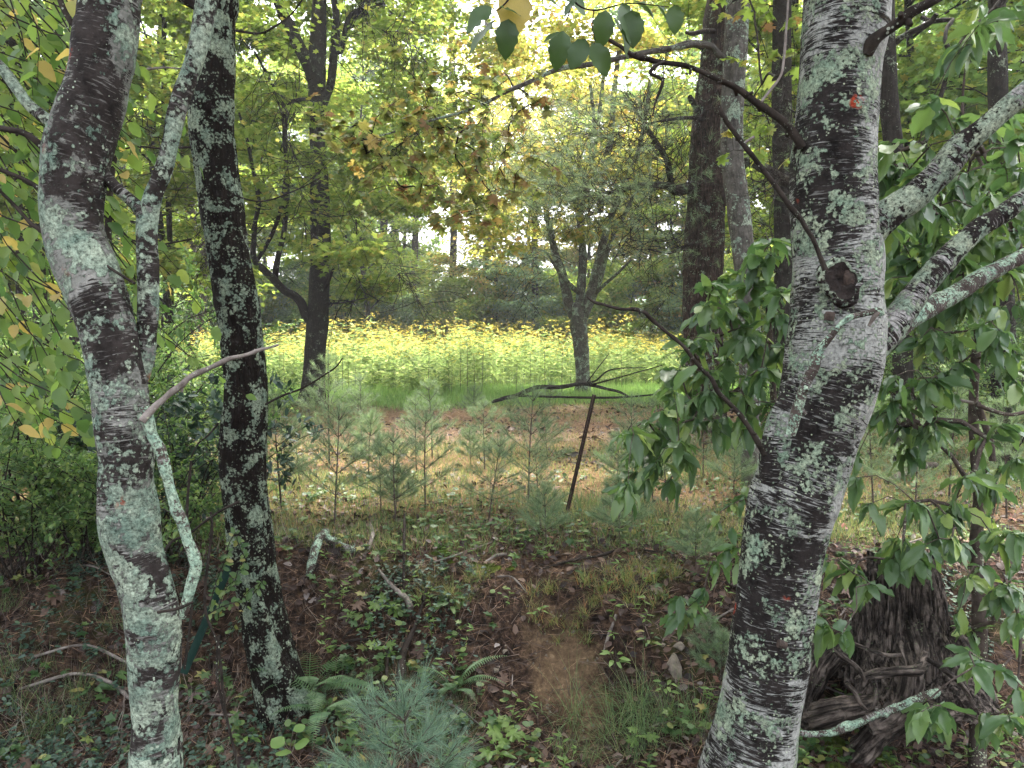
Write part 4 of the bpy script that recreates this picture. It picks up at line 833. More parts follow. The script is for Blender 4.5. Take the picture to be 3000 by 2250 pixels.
for k, (u0, u1, v1, w, Y, mat, lab) in enumerate([
        (228, 222, 1290, 34, 7.5, 'mid_b', 'dark trunk low at the left edge beyond the bright birch leaves'),
        (545, 560, 1110, 30, 19, 'far_b', 'leftmost of two narrow trunks between the left foreground trunks'),
        (600, 590, 1110, 24, 21, 'far_b', 'rightmost of two narrow trunks between the left foreground trunks'),
        (1215, 1208, 1000, 20, 31, 'far_b', 'dark straight trunk rising behind the left part of the yellow flowers'),
        (1120, 1118, 1010, 22, 34.5, 'far_b', 'twin-looking thick trunk at the meadow edge right of the forked tree'),
        (1152, 1150, 1010, 24, 35, 'far_b', 'second thick trunk close to its twin at the meadow edge'),
        (1325, 1322, 1000, 22, 34, 'far_b', 'thin far trunk above the middle of the yellow flowers'),
        (1425, 1418, 1010, 20, 33, 'far_b', 'thin dark far trunk left of the golden foliage'),
        (1560, 1568, 980, 20, 30, 'far_b', 'grey broken trunk behind the turning maple leaves'),
        (2290, 2300, 1210, 66, 8.5, 'mid_b', 'shadowy trunk squeezed between the maple trunk and the thick birch'),
        (2925, 2940, 1330, 60, 6.8, 'mid_b', 'dark trunk at the right edge behind glossy sapling leaves'),
        (40, 60, 1260, 22, 9, 'mid_b', 'thin trunk at the far left edge behind the bright leaves'),
        (2480, 2540, 1250, 30, 10, 'mid_b', 'thin trunk right behind the long birch limb'),
        (480, 500, 1150, 16, 14, 'mid_b', 'very thin pale stem beside the second stem of the left birch')]):
    tp = [(u0 + 8 * math.sin(k), -150, w * .7), (u0, 300, w * .85), ((u0 + u1) / 2 + 6, 650, w * .95), (u1, 950, w), (u1, v1, w * 1.2)]
    if k == 8: tp = [(1560, 395, 8), (1564, 430, 16), (1568, 470, 20), (1566, 560, 18), (1568, 980, 20)]
    mid_tree('slim_tree' if w < 40 else 'tree', lab, tp, Y, M[mat], [], 110 + k, [] if k == 8 else [((0, 0, 2), w * .3 / FPX * Y)], segs=14)

overhead_crown(rm, (rm.location.x - .8, 5.6, 4.6), (1.15, 1.0), midA, M['lf_yg'], 2)
# fine dead twig nets round the pine limbs and the trees
e1 = twigs(pt, [(2000, 556), (1859, 547), (1768, 570), (1678, 558)], 9.0, M['branch'], 70, .75, 1, r=.006, dY=-.6, droop=.0)
for k, (tr_, pp, Y_, n_, L_, r_) in enumerate([
        (pt, [(2050, 760), (1950, 700), (1880, 640), (1800, 760)], 8.5, 60, .6, .005), (pt, [(2080, 300), (1980, 420), (1850, 430), (1720, 380)], 8.6, 60, .8, .005),
        (pt, [(2300, 620), (2230, 700), (2150, 640), (2280, 500)], 8.0, 40, .6, .005), (rm, [(2200, 100), (2290, 240), (2310, 420), (2260, 600)], 5.4, 40, .5, .003),
        (rm, [(1542, 244), (1480, 400), (1430, 560), (1400, 640)], 5.3, 30, .45, .0022), (rm, [(1280, 348), (1180, 420), (1080, 520), (1000, 560)], 5.3, 30, .4, .0022),
        (ft, [(400, 300), (520, 500), (600, 700), (560, 900)], 10.5, 70, 1.1, .006), (ft, [(700, 100), (800, 260), (860, 460), (900, 700)], 11.5, 70, 1.2, .006),
        (ft, [(1000, 600), (1100, 700), (1180, 820), (1250, 900)], 11.0, 50, 1.0, .005), (ft, [(1050, 60), (1180, 120), (1280, 240), (1260, 420)], 11.0, 50, 1.1, .005),
        (tt_, [(1500, 800), (1560, 700), (1620, 620), (1540, 560)], 15, 24, 1.1, .005), (tt_, [(1850, 700), (1900, 800), (1960, 860), (1880, 940)], 14.5, 24, 1.1, .005),
        (tt_, [(1440, 900), (1520, 860), (1600, 830), (1560, 760)], 15, 16, 1.0, .005)]):
    twigs(tr_, pp, Y_, M['branch'], n_, L_, 300 + k, r=r_, droop=-.05)
e2 = twigs(pt, [(1970, 545), (1957, 480), (1912, 400), (1874, 315)], 8.7, M['branch'], 60, .8, 2, r=.006, droop=.05)
e3 = twigs(pt, [(2050, 132), (1975, 140), (1900, 300), (1800, 400)], 8.8, M['branch'], 40, .7, 3, r=.005, droop=-.1)
e4 = twigs(pt, [(2330, 545), (2250, 495), (2300, 400), (2230, 300)], 7.9, M['branch'], 40, .6, 4, r=.006, droop=-.1)
twigs(ft, [(741, 741), (757, 588), (833, 407), (860, 300), (928, 200)], 13.2, M['mid_b'], 60, 1.1, 5, r=.010)
twigs(ft, [(976, 181), (1003, 136), (1068, 22), (1200, 60)], 13.8, M['mid_b'], 50, 1.2, 6, r=.010, droop=-.1)
twigs(ft, [(930, 700), (1000, 740), (1060, 860), (930, 890)], 13, M['mid_b'], 26, 1.0, 7, r=.008)
twigs(tt_, [(1628, 750), (1600, 620), (1620, 500), (1740, 380)], 16.3, M['mid_b'], 36, 1.2, 8, r=.007)
twigs(tt_, [(1757, 750), (1791, 633), (1868, 450), (1905, 240)], 16.3, M['mid_b'], 36, 1.2, 9, r=.007)

# needles: tufts at the twig ends
def tufts(parent, pts, name, mat, L, per, wid, seed, spread=.7, kind=None, step=None):
    g_ = np.random.default_rng(seed); n = len(pts)
    p = np.repeat(np.array([a for a, b in pts]), per, 0); d = np.repeat(norm(np.array([b for a, b in pts])), per, 0)
    p = p - d * g_.uniform(0, 1, (n * per, 1)) * (step or L * .8)
    dd = norm(d + g_.normal(0, spread, (n * per, 3)))
    m = MB(); scatter(m, T_NEEDLE, p, dd, g_.normal(0, 1, (n * per, 3)), L * g_.uniform(.7, 1.1, n * per), width=np.full(n * per, wid))
    return build(name, m, mat, parent, kind=kind)
g = np.random.default_rng(41)
tf = []
for (cx, cy_, sx_, sy_, k) in [(1600, 500, 75, 70, 190), (1590, 560, 70, 45, 120), (1720, 420, 110, 90, 150), (1640, 350, 90, 60, 60), (1760, 600, 100, 60, 120), (1850, 500, 110, 80, 100), (2000, 700, 90, 120, 80), (1900, 330, 120, 70, 70), (2240, 420, 60, 120, 90), (1700, 690, 120, 60, 60)]:
    for q in range(k):
        p = P(cx + g.normal() * sx_, cy_ + g.normal() * sy_, 8.3 + g.normal() * .4); d = norm(g.normal(0, 1, 3) + np.array([-.5, 0, .1])); tf.append((np.array(p), d))
tufts(pt, tf, 'pine_foliage', M['needle'], .12, 26, .0026, 42, spread=.55)
m = MB()
for p, d in tf: tube(m, [p - d * .28 + [0, 0, -.03], p - d * .1, p], [.003, .0025, .002], 3, cap=False)
build('pine_twig', m, M['branch'], pt, kind='stuff')

# ------------------------------------------------------------------ leaves as objects
def basis(pos, d, nrm, s, roll=0):
    x = Vector(d).normalized(); z = Vector(nrm); z = (z - x * z.dot(x))
    if z.length < 1e-4: z = Vector((0, -1, .1)) - x * x.dot(Vector((0, -1, .1)))
    z.normalize(); y = z.cross(x)
    mt = Matrix((x, y, z)).transposed().to_4x4(); mt.translation = Vector(pos)
    return mt @ Matrix.Diagonal((s, s, s, 1))
def leaf_meshes(tpls, mat, name):
    out = []
    for k, tp in enumerate(tpls):
        mb = MB(); mb.add(tp[0], tp[1]); out.append(mb.mesh(name, mat))
    return out
def put_leaves(root, items, meshes, cap=300, tpls=None, mat=None):
    """items: (pos, dir, normal, size). The cap leaves that show largest are parts, the rest one stuff part"""
    def key(it):
        p = it[0]; u = p[0] / max(p[1], .1); v = (p[2] - CAMZ) / max(p[1], .1)
        return -(it[3] / max(p[1], .1)) * (1 if abs(u) < .72 and -.57 < v < .51 else .01)
    items = sorted(items, key=key)
    inv = root.matrix_basis.inverted()
    for k, it in enumerate(items[:cap]):
        o = bpy.data.objects.new('leaf', meshes[k % len(meshes)]); col.objects.link(o); o.parent = root
        o.matrix_local = inv @ basis(*it)
    rest = items[cap:]
    if rest:
        mb = MB()
        for q, tp in enumerate(tpls):
            r = rest[q::len(tpls)]
            if r: scatter(mb, tp, np.array([list(a[0]) for a in r]), np.array([list(a[1]) for a in r]), np.array([list(a[2]) for a in r]), np.array([a[3] for a in r]))
        build('foliage', mb, mat, root, kind='stuff')
def sapling(root, rootpts, clusters, mat_w, seed, r0=.0016, nleaf=(5, 9), lsz=.11, droop=.7, jit=.03):
    """grow twigs from the given skeleton points to every cluster; returns leaf items"""
    g_ = np.random.default_rng(seed); nodes = [np.array(list(p)) for p in rootpts]; par = [None] * len(nodes); load = [0.0] * len(nodes); base_n = len(nodes)
    ends = []
    cl = [np.array(list(c)) for c in clusters]
    order = sorted(range(len(cl)), key=lambda i: min(np.linalg.norm(cl[i] - n) for n in nodes[:base_n]))
    segs = []
    for i in order:
        c = cl[i]; dist = [np.linalg.norm(c - n) + (.04 if k < base_n else 0) + .35 * max(0, n[2] - c[2] - .15) for k, n in enumerate(nodes)]
        k = int(np.argmin(dist)); a = nodes[k]; L = np.linalg.norm(c - a); prev = k
        m_ = max(2, int(L / .07))
        for e in range(1, m_ + 1):
            f = e / m_; p = a * (1 - f) + c * f + np.array([0, 0, .14 * L * math.sin(f * math.pi)]) + (g_.normal(0, .006, 3) if e < m_ else 0)
            nodes.append(p); par.append(prev); load.append(0.0); prev = len(nodes) - 1
        q = prev
        while q is not None: load[q] += 1; q = par[q]
        ends.append((prev, par[prev]))
    mb = MB()
    # chains
    child = {}
    for k in range(base_n, len(nodes)): child.setdefault(par[k], []).append(k)
    def chain(start_par, k):
        pts = [nodes[start_par], nodes[k]]; rr = [r0 * math.sqrt(load[k]) * 1.1, r0 * math.sqrt(load[k])]
        cur = k
        while cur in child:
            ks = sorted(child[cur], key=lambda q: -load[q])
            for o_ in ks[1:]: stack.append((cur, o_))
            cur = ks[0]; pts.append(nodes[cur]); rr.append(r0 * math.sqrt(max(1, load[cur])))
        tube(mb, pts, rr, 5, cap=True)
    stack = [(par[k], k) for p_, ks in child.items() if p_ is not None and p_ < base_n for k in ks]
    while stack: s_, k = stack.pop(); chain(s_, k)
    if mb.n: build('twig', mb, mat_w, root, kind='stuff')
    items = []
    for e, pe in ends:
        c = nodes[e]; ax = norm(c - nodes[pe]); nl = g_.integers(*nleaf)
        a0 = g_.uniform(0, 6.28)
        for q in range(nl):
            az = a0 + q * 2.4 + g_.normal(0, .25)
            d = np.array([math.cos(az), math.sin(az), 0]) * .75 + ax * .45 + np.array([0, 0, -droop * g_.uniform(.25, 1.3)])
            nr = np.array([0, 0, 1.0]) + np.array([math.cos(az), math.sin(az), 0]) * .5 + g_.normal(0, .25, 3)
            items.append((tuple(c - ax * g_.uniform(0, jit)), tuple(d + g_.normal(0, .18, 3)), tuple(nr + g_.normal(0, .25, 3)), lsz * g_.uniform(.45, 1.2)))
    return items
SOUR = [leaf_ovate(.36, .5, .30, .16, .03, 10, 1, .06), leaf_ovate(.40, .5, .18, .10, .04, 10, 2, .08), leaf_ovate(.34, .45, .42, .2, .03, 10, 3, .05), leaf_ovate(.43, .52, .1, .14, .035, 10, 4, .08), leaf_ovate(.30, .55, .65, .3, .05, 10, 5, .1), leaf_ovate(.46, .48, -.12, .3, .06, 10, 6, .12)]
sour_m = leaf_meshes(SOUR, M['lf_sour'], 'glossy_leaf')
def clus(list_, Y, jy, seed, dup=1, ju=16):
    g_ = np.random.default_rng(seed); out = []
    for c in list_:
        for q in range(dup):
            y = (c[2] if len(c) > 2 else Y) + g_.normal(0, jy); out.append(P(c[0] + g_.normal(0, ju) * (q > 0), c[1] + g_.normal(0, ju) * (q > 0), y))
    return out
# sapling to the right, in front of the stump
b = P(2862, 1960, 2.75)
t = thing('sapling', 'leafy dark-stemmed sapling right of the stump with large glossy drooping leaves', 'sapling', (b.x, b.y, h1(b.x, b.y)))
st = [(2870, 1900, 42), (2868, 1750, 38), (2860, 1600, 34), (2868, 1450, 30), (2858, 1320, 30), (2852, 1200, 26), (2858, 1050, 24), (2866, 990, 20), (2840, 900, 12), (2800, 800, 9), (2790, 700, 7)]
_, a, r = trunk_part(t, st[::-1], 2.8, M['stem'], [], 'stem', segs=20, step=.015, lump=.1, lumpf=25, seed=201, root_extra=(0, 1.2))
limb(t, [(2862, 1180, 20), (2880, 1230, 19), (2900, 1290, 20), (2908, 1350, 18)], 2.75, M['stem'], 'branch', segs=12, seed=203)
limb(t, [(2860, 1185, 14), (2900, 1200, 13), (2960, 1215, 12), (3030, 1200, 11)], 2.7, M['stem'], 'branch', segs=10, seed=204)
limb(t, [(2850, 1180, 10), (2800, 1172, 9), (2760, 1180, 8), (2730, 1200, 6)], 2.7, M['grey_twig'], 'branch', segs=10, seed=205)
limb(t, [(2690, 1240, 10), (2740, 1290, 12), (2790, 1340, 13), (2820, 1385, 14), (2850, 1430, 14)], 2.65, M['stem'], 'branch', segs=10, seed=206)
rootp = [P(u, v, 2.8) for u, v, w in st] + [P(2730, 1200, 2.7), P(2960, 1215, 2.7), P(2690, 1240, 2.65)]
C1 = [(2646, 1600), (2610, 1640), (2700, 1650), (2500, 1680), (2440, 1640), (2548, 1710), (2420, 1830, 2.35), (2790, 1580), (2750, 1560), (2830, 1700), (2900, 1740), (2960, 1700), (2870, 1660), (2740, 2110, 2.3), (2700, 2085, 2.3), (2930, 1960, 2.4), (2870, 1930, 2.4), (2960, 2100, 2.2), (2895, 2120, 2.2), (2985, 1820), (2850, 1840), (2790, 1480), (2560, 1210), (2640, 1250), (2700, 1270), (2620, 1200), (2740, 1230), (2800, 1000), (2880, 950), (2930, 970), (2780, 1090), (2720, 1120), (2506, 1400, 2.3), (2850, 1400), (2920, 1430), (2880, 1370), (2540, 1480), (2760, 1490), (2900, 840), (2960, 800), (2850, 860), (2990, 900), (2960, 1020), (2750, 960), (2820, 1060), (2690, 1000), (2670, 1120), (2590, 1120), (2980, 1130), (2950, 1240), (2990, 1350), (2900, 1560), (2970, 1560), (2680, 1470)]
it = sapling(t, rootp, clus(C1, 2.55, .12, 5, 2, 40), M['stem'], 6, lsz=.10)
put_leaves(t, it, sour_m, 300, SOUR, M['lf_sour'])
# second crown of glossy leaves, upper right
t = thing('sapling', 'tall sapling at the right edge, its glossy leaves filling the space around the birch limbs', 'sapling', (P(3080, 1700, 3.1).x, 3.1, h1(P(3080, 1700, 3.1).x, 3.1)))
st = [(3080, 1700, 30), (3060, 1400, 26), (3050, 1100, 24), (3020, 850, 20), (2950, 620, 14), (2860, 450, 10), (2820, 320, 8), (2840, 120, 5)]
trunk_part(t, st[::-1], 3.1, M['stem'], [], 'stem', segs=14, step=.03, seed=211, root_extra=(0, 1.2))
C2 = [(2620, 450), (2650, 480), (2700, 520), (2750, 330), (2800, 350), (2640, 560), (2590, 540), (2640, 610), (2560, 500), (2600, 480), (2860, 80), (2885, 50), (2850, 130), (2950, 560), (2980, 600), (2700, 680), (2760, 720), (2850, 700), (2940, 740), (2660, 760), (2600, 840), (2640, 880), (2620, 700), (2590, 660), (2680, 600), (2740, 620), (2800, 600), (2820, 520), (2900, 480), (2960, 430), (2720, 440), (2900, 640), (2860, 800), (2760, 830), (2700, 800), (2980, 680), (2990, 500), (2930, 320), (2870, 560), (2620, 780), (2575, 900), (2750, 880), (2820, 900), (2780, 760)]
it = sapling(t, [P(u, v, 3.1) for u, v, w in st], clus(C2, 2.95, .3, 7, 3, 40), M['stem'], 8, lsz=.125)
put_leaves(t, it, sour_m, 300, SOUR, M['lf_sour'])
# sapling left of the thick birch
b = P(2235, 1500, 3.4)
t = thing('sapling', 'sapling peeping out left of the thick birch with drooping glossy green leaves', 'sapling', (b.x, b.y, h1(b.x, b.y)))
st = [(2260, 1560, 26), (2270, 1300, 22), (2262, 1100, 18), (2255, 960, 14), (2240, 820, 9), (2250, 700, 6)]
trunk_part(t, st[::-1], 3.3, M['stem'], [], 'stem', segs=14, step=.03, seed=221, root_extra=(0, 1.2))
limb(t, [(2262, 1100, 12), (2200, 1120, 10), (2120, 1160, 8), (2020, 1200, 6)], 3.25, M['stem'], 'branch', segs=8, seed=222)
limb(t, [(2262, 1000, 12), (2200, 1010, 10), (2130, 1030, 8), (2060, 1060, 6)], 3.25, M['stem'], 'branch', segs=8, seed=223)
C3 = [(2080, 830), (2150, 800), (2220, 790), (2260, 750), (2050, 920), (2120, 900), (2180, 960), (2230, 980), (2080, 1000), (2020, 1010), (2130, 1060), (2200, 1100), (2250, 1080), (2060, 1150), (2290, 1010), (2100, 1240), (2180, 1230), (2270, 700), (2200, 750), (1970, 1110), (1900, 1230), (1840, 1260), (1870, 1320), (1940, 1200), (1860, 1380), (1920, 1360), (1990, 1080), (1960, 1170), (1990, 1290), (1915, 1290), (1840, 1420), (2030, 1230), (2010, 1150), (2090, 1090), (2150, 1150), (2230, 880), (2160, 880), (2290, 850), (2290, 920), (2020, 1340), (1960, 1300), (2040, 1090), (2260, 1180)]
it = sapling(t, [P(u, v, 3.3) for u, v, w in st] + [P(2120, 1160, 3.25), P(2020, 1200, 3.25), P(2130, 1030, 3.25), P(2060, 1060, 3.25)], clus(C3, 3.15, .18, 9, 2, 30), M['stem'], 10, lsz=.12, nleaf=(6, 10))
put_leaves(t, it, sour_m, 300, SOUR, M['lf_sour'])
# low leafy shoots either side of the birch foot
b = PG(2120, 1720)
t = thing('sapling', 'small low shoot of glossy leaves just left of the thick birch above the pale stone', 'sapling', tuple(b))
C4 = [(2140, 1480, 2.7), (2100, 1530, 2.7), (2180, 1450, 2.7), (2150, 1600, 2.7), (2060, 1740, 2.7), (2030, 1780, 2.7), (1990, 1800, 2.7), (2120, 1620, 2.7), (2180, 1640, 2.7), (1990, 1750, 2.7), (2090, 1640, 2.7)]
it = sapling(t, [P(2170, 1700, 2.7), P(2180, 1600, 2.7), P(2190, 1500, 2.7), b], clus(C4, 2.7, .06, 11), M['stem'], 12, lsz=.085)
put_leaves(t, it, sour_m, 300, SOUR, M['lf_sour'])

# bright backlit leaves at the left edge
NEAR = [leaf_ovate(.56, .42, .12, .12, .02, 9, 11, .07), leaf_ovate(.60, .40, .22, .05, .03, 9, 12, .08), leaf_ovate(.52, .45, .05, .2, .02, 9, 13, .06)]
near_m = leaf_meshes(NEAR, M['lf_near'], 'birch_leaf')
def hanging(root, region, n, Yr, lsz, seed, per=(5, 11), matw='branch', vx=(.3, 1), drop_=(-.9, -.1)):
    g_ = np.random.default_rng(seed); items = []; m = MB()
    k = 0
    while k < n:
        u, v = g_.uniform(region[0], region[2]), g_.uniform(region[1], region[3])
        if region[4] and not region[4](u, v, g_): continue
        k += 1; y = g_.uniform(*Yr); p = np.array(list(P(u, v, y)))
        d = norm(np.array([g_.uniform(*vx), g_.normal(0, .3), g_.uniform(*drop_)])); L = g_.uniform(.16, .34); N_ = g_.integers(*per)
        pts = [p - d * .12 + [0, 0, .03]]; q = p.copy()
        pts.append(q.copy())
        for e in range(6): d = norm(d + g_.normal(0, .1, 3) + [0, 0, -.06]); q = q + d * L / 6; pts.append(q.copy())
        tube(m, pts, np.linspace(.0022, .0009, len(pts)), 4, cap=False); A = np.array(pts)
        for e in range(N_):
            f = (e + 1) / N_ * (len(pts) - 1); c = np.array([np.interp(f, range(len(pts)), A[:, i]) for i in range(3)]); sgn = 1 if e % 2 else -1
            sd_ = np.cross(d, [0, 0, 1]); ld = norm(d * .55 + norm(sd_) * sgn * .8 + np.array([0, 0, -.35]) + g_.normal(0, .18, 3))
            nr = np.array([0, -.55, .8]) + g_.normal(0, .4, 3)
            items.append((tuple(c), tuple(ld), tuple(nr), lsz * g_.uniform(.65, 1.15)))
    build('twig', m, M[matw], root, kind='stuff')
    return items
b = P(-250, 1700, 2.6)
t = thing('birch_tree', 'young birch at the left edge with bright yellow-green backlit leaves', 'tree', (b.x, b.y, h1(b.x, b.y)))
trunk_part(t, [(-330, -100, 60), (-300, 500, 70), (-270, 1100, 80), (-250, 1800, 90)], 2.6, M['birch_l'], [((0, 0, 1), .03)], segs=20, step=.04, seed=231, root_extra=(0, 1.2))
for k, pp in enumerate([[(-280, 150, 20), (-100, 140, 14), (40, 160, 9), (160, 195, 5)], [(-280, 700, 20), (-120, 640, 14), (20, 640, 10), (120, 720, 6), (180, 840, 4)], [(-290, 350, 20), (-90, 330, 12), (60, 420, 8), (130, 500, 5)], [(-280, 900, 18), (-100, 880, 12), (60, 930, 8), (170, 1030, 5)]]):
    limb(t, pp, 2.4, M['branch'], 'branch', segs=8, seed=240 + k)
dens = lambda u, v, g_: (u < 215 - .0 * v) and not (v > 1050 and u > 120) and g_.uniform() < (1.15 - .0005 * v)
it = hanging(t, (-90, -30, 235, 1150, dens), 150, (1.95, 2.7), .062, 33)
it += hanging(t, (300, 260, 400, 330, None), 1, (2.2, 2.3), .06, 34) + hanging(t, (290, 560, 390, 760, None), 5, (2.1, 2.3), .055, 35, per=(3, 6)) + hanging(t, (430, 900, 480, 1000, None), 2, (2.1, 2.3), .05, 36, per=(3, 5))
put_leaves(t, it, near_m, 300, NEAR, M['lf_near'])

# dark leafy twig hanging in at the top
t = thing('hanging_branch', 'leafy twig hanging in at the top centre, dark green leaves and one yellow leaf', 'branch', tuple(P(1560, -260, 1.62)))
m = MB()
for pp in [[(1560, -260, 14), (1530, -120, 9), (1500, -20, 6), (1470, 20, 4), (1440, 40, 3)], [(1560, -260, 14), (1640, -100, 9), (1680, 0, 6), (1740, 30, 5), (1840, 10, 4), (1960, 20, 3)], [(1740, 30, 4), (1735, 80, 3), (1745, 120, 2), (1740, 130, 2)], [(1680, 0, 5), (1660, 60, 3)]]:
    a, r = path(pp, 1.62); tube(m, a, r, 6, step=.01, lump=.1, lumpf=60)
build('twig', m, M['branch'], t)
TOP = [leaf_ovate(.68, .42, .08, .06, .03, 10, 21, .07), leaf_ovate(.62, .42, .2, .12, .03, 10, 22, .07)]
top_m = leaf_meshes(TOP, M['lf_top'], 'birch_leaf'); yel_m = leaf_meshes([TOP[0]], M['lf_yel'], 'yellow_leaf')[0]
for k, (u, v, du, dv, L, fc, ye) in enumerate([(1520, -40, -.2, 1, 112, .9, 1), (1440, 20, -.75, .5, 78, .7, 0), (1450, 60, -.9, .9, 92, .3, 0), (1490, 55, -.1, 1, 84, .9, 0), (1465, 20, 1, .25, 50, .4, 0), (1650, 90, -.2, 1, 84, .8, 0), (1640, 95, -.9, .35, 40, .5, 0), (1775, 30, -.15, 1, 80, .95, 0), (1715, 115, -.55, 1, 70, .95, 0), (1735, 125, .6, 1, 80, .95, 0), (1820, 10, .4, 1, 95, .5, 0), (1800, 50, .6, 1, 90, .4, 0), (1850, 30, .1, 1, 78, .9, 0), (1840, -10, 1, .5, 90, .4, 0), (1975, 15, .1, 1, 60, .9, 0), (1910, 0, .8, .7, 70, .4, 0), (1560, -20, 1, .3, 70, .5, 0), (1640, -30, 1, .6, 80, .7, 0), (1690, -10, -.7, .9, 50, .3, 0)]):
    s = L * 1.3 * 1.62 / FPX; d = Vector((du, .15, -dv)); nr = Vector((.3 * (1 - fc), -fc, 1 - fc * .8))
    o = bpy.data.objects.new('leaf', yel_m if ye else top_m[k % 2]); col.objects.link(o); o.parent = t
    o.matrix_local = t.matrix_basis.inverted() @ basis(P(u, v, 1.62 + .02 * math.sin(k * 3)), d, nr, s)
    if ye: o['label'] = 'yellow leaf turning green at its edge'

# turning maple leaves on the long branch of the pale maple
MAP = [leaf_maple(s) for s in (1, 2, 3, 4)]
map_m = leaf_meshes(MAP, M['lf_maple'], 'maple_leaf'); map_g = leaf_meshes(MAP[:2], M['lf_yg'], 'green_maple_leaf')
g = np.random.default_rng(61); cl = []
def dens_maple(u, v):
    c = 0
    for (a_, b_, sx_, sy_, w) in [(1380, 210, 150, 90, .8), (1150, 380, 170, 90, 1.2), (1350, 480, 170, 120, 1.2), (1050, 440, 110, 80, .9), (1500, 330, 130, 110, .6), (1320, 620, 110, 60, .7), (1540, 560, 80, 60, .4), (1250, 540, 150, 80, .9)]:
        c += w * math.exp(-((u - a_) / sx_) ** 2 - ((v - b_) / sy_) ** 2)
    return c
while len(cl) < 230:
    u, v = g.uniform(880, 1680), g.uniform(80, 720)
    if g.uniform() < dens_maple(u, v) * .8: cl.append(P(u, v, 5.3 + g.normal() * .35))
spine = [(2000, 136), (1900, 152), (1805, 172), (1720, 190), (1633, 203), (1542, 244), (1480, 270), (1430, 298), (1350, 330), (1280, 348), (1160, 385), (1063, 411), (1000, 440)]
it = sapling(rm, [P(u, v, 5.35) for u, v in spine], cl, M['branch'], 62, r0=.0013, nleaf=(3, 7), lsz=.084, droop=.5, jit=.12)
put_leaves(rm, it, map_m, 300, MAP, M['lf_maple'])
t2 = []
for q in range(26):
    u, v = [(g.uniform(2090, 2350), g.uniform(-20, 500)), (g.uniform(2140, 2330), g.uniform(0, 380))][q % 2]
    t2.append(P(u, v, 4.2 + g.normal() * .3))
it = sapling(rbt, [P(2300, 120, 3.2), P(2289, 217, 3.2), P(2230, 298, 3.2)], t2, M['branch'], 63, r0=.0011, nleaf=(2, 5), lsz=.075, droop=.5)
put_leaves(rbt, it, map_g + map_m[:1], 300, MAP[:2], M['lf_yg'])

# ------------------------------------------------------------------ white pine seedlings and saplings
def pine(seed, h, name, label, nw=5, R0=.34, nl=.085, wid=.0017, per=5, dens=170, mat='needle', bare_low=.25):
    g_ = np.random.default_rng(seed); root = thing(name, label, 'pine sapling', (0, 0, -80), group='young white pines growing on the bank and under the trees')
    w = MB(); lean = g_.normal(0, .04, 2)
    top = np.array([lean[0] * h, lean[1] * h, h]); tube(w, [(0, 0, -.06), top * .5 + [.01, 0, 0], top], [.008 * h ** .7 + .002, .005 * h ** .7 + .001, .0015], 7, n=16, lump=.08, lumpf=30, seed=seed)
    P0 = []; D0 = []
    def needles(pts, n_, spread):
        A = np.array(pts); k = g_.uniform(0, len(pts) - 1, n_); i_ = k.astype(int).clip(0, len(pts) - 2); f = (k - i_)[:, None]
        p = A[i_] * (1 - f) + A[i_ + 1] * f; d = norm(A[i_ + 1] - A[i_])
        fd = norm(d + g_.normal(0, spread, (n_, 3)))
        P0.append(np.repeat(p, per, 0)); D0.append(norm(np.repeat(fd, per, 0) + g_.normal(0, .16, (n_ * per, 3))))
    for q in range(nw):
        f = bare_low + (1 - bare_low) * (q / nw) ** .9; zc = f * h; Lw = R0 * (1.08 - f) * g_.uniform(.85, 1.15) + .05; nb = g_.integers(4, 7); a0 = g_.uniform(0, 6.28)
        for b_ in range(nb):
            az = a0 + b_ * 6.283 / nb + g_.normal(0, .15); d = np.array([math.cos(az), math.sin(az), .35 + f * .5]); d = norm(d); L = Lw * g_.uniform(.75, 1.2)
            p = top * (zc / h); pts = [p]
            for e in range(5): d = norm(d + g_.normal(0, .05, 3) + [0, 0, .05]); pts.append(pts[-1] + d * L / 5)
            tube(w, pts, np.linspace(.0028, .0012, 6), 4, cap=False); needles(pts[1:], int(L * dens), .5)
            if L > .16:
                for s_ in (-1, 1):
                    d2 = norm(d + s_ * np.cross(d, [0, 0, 1]) * .8); p2 = pts[3]; pp = [p2, p2 + d2 * L * .2, p2 + d2 * L * .42 + [0, 0, .01]]
                    tube(w, pp, [.0018, .0014, .001], 4, cap=False); needles(pp, int(L * .4 * dens), .38)
    needles([top * .80, top * .92, top], int(.2 * h * dens) + 14, .4)
    D = np.concatenate(D0); D[:, 2] -= .10; m = MB(); Pn = np.concatenate(P0); n_ = len(Pn)
    scatter(m, T_NEEDLE, Pn, D, g_.normal(0, 1, (n_, 3)), nl * g_.uniform(.7, 1.15, n_), width=np.full(n_, wid))
    obj('stem', w.mesh('stem', M['stem']), root); obj('needles', m.mesh('needles', M[mat]), root)
    return root
pA = pine(1, 1.15, 'pine_sapling', 'x', 6, .46, dens=95)
pB = pine(2, .95, 'pine_sapling', 'x', 5, .46, dens=95)
pC = pine(3, .8, 'pine_sapling', 'x', 5, .36, dens=95)
pD = pine(4, .55, 'pine_seedling', 'x', 4, .24, dens=210)
pE = pine(5, 1.6, 'pine_sapling', 'x', 7, .62, nl=.09, dens=170)
g = np.random.default_rng(8)
def pp_(u, v, top_v, src, h0, label, Y=None):
    if Y is None: b = PG(u, v)
    else: x = (u - 1500) / FPX * Y; b = Vector((x, Y, h1(x, Y)))
    H_ = (v - top_v) / FPX * b.y
    copy_tree(src, tuple(b), g.uniform(0, 6.28), H_ / h0, label, tilt=(g.normal(0, .03), g.normal(0, .03)))
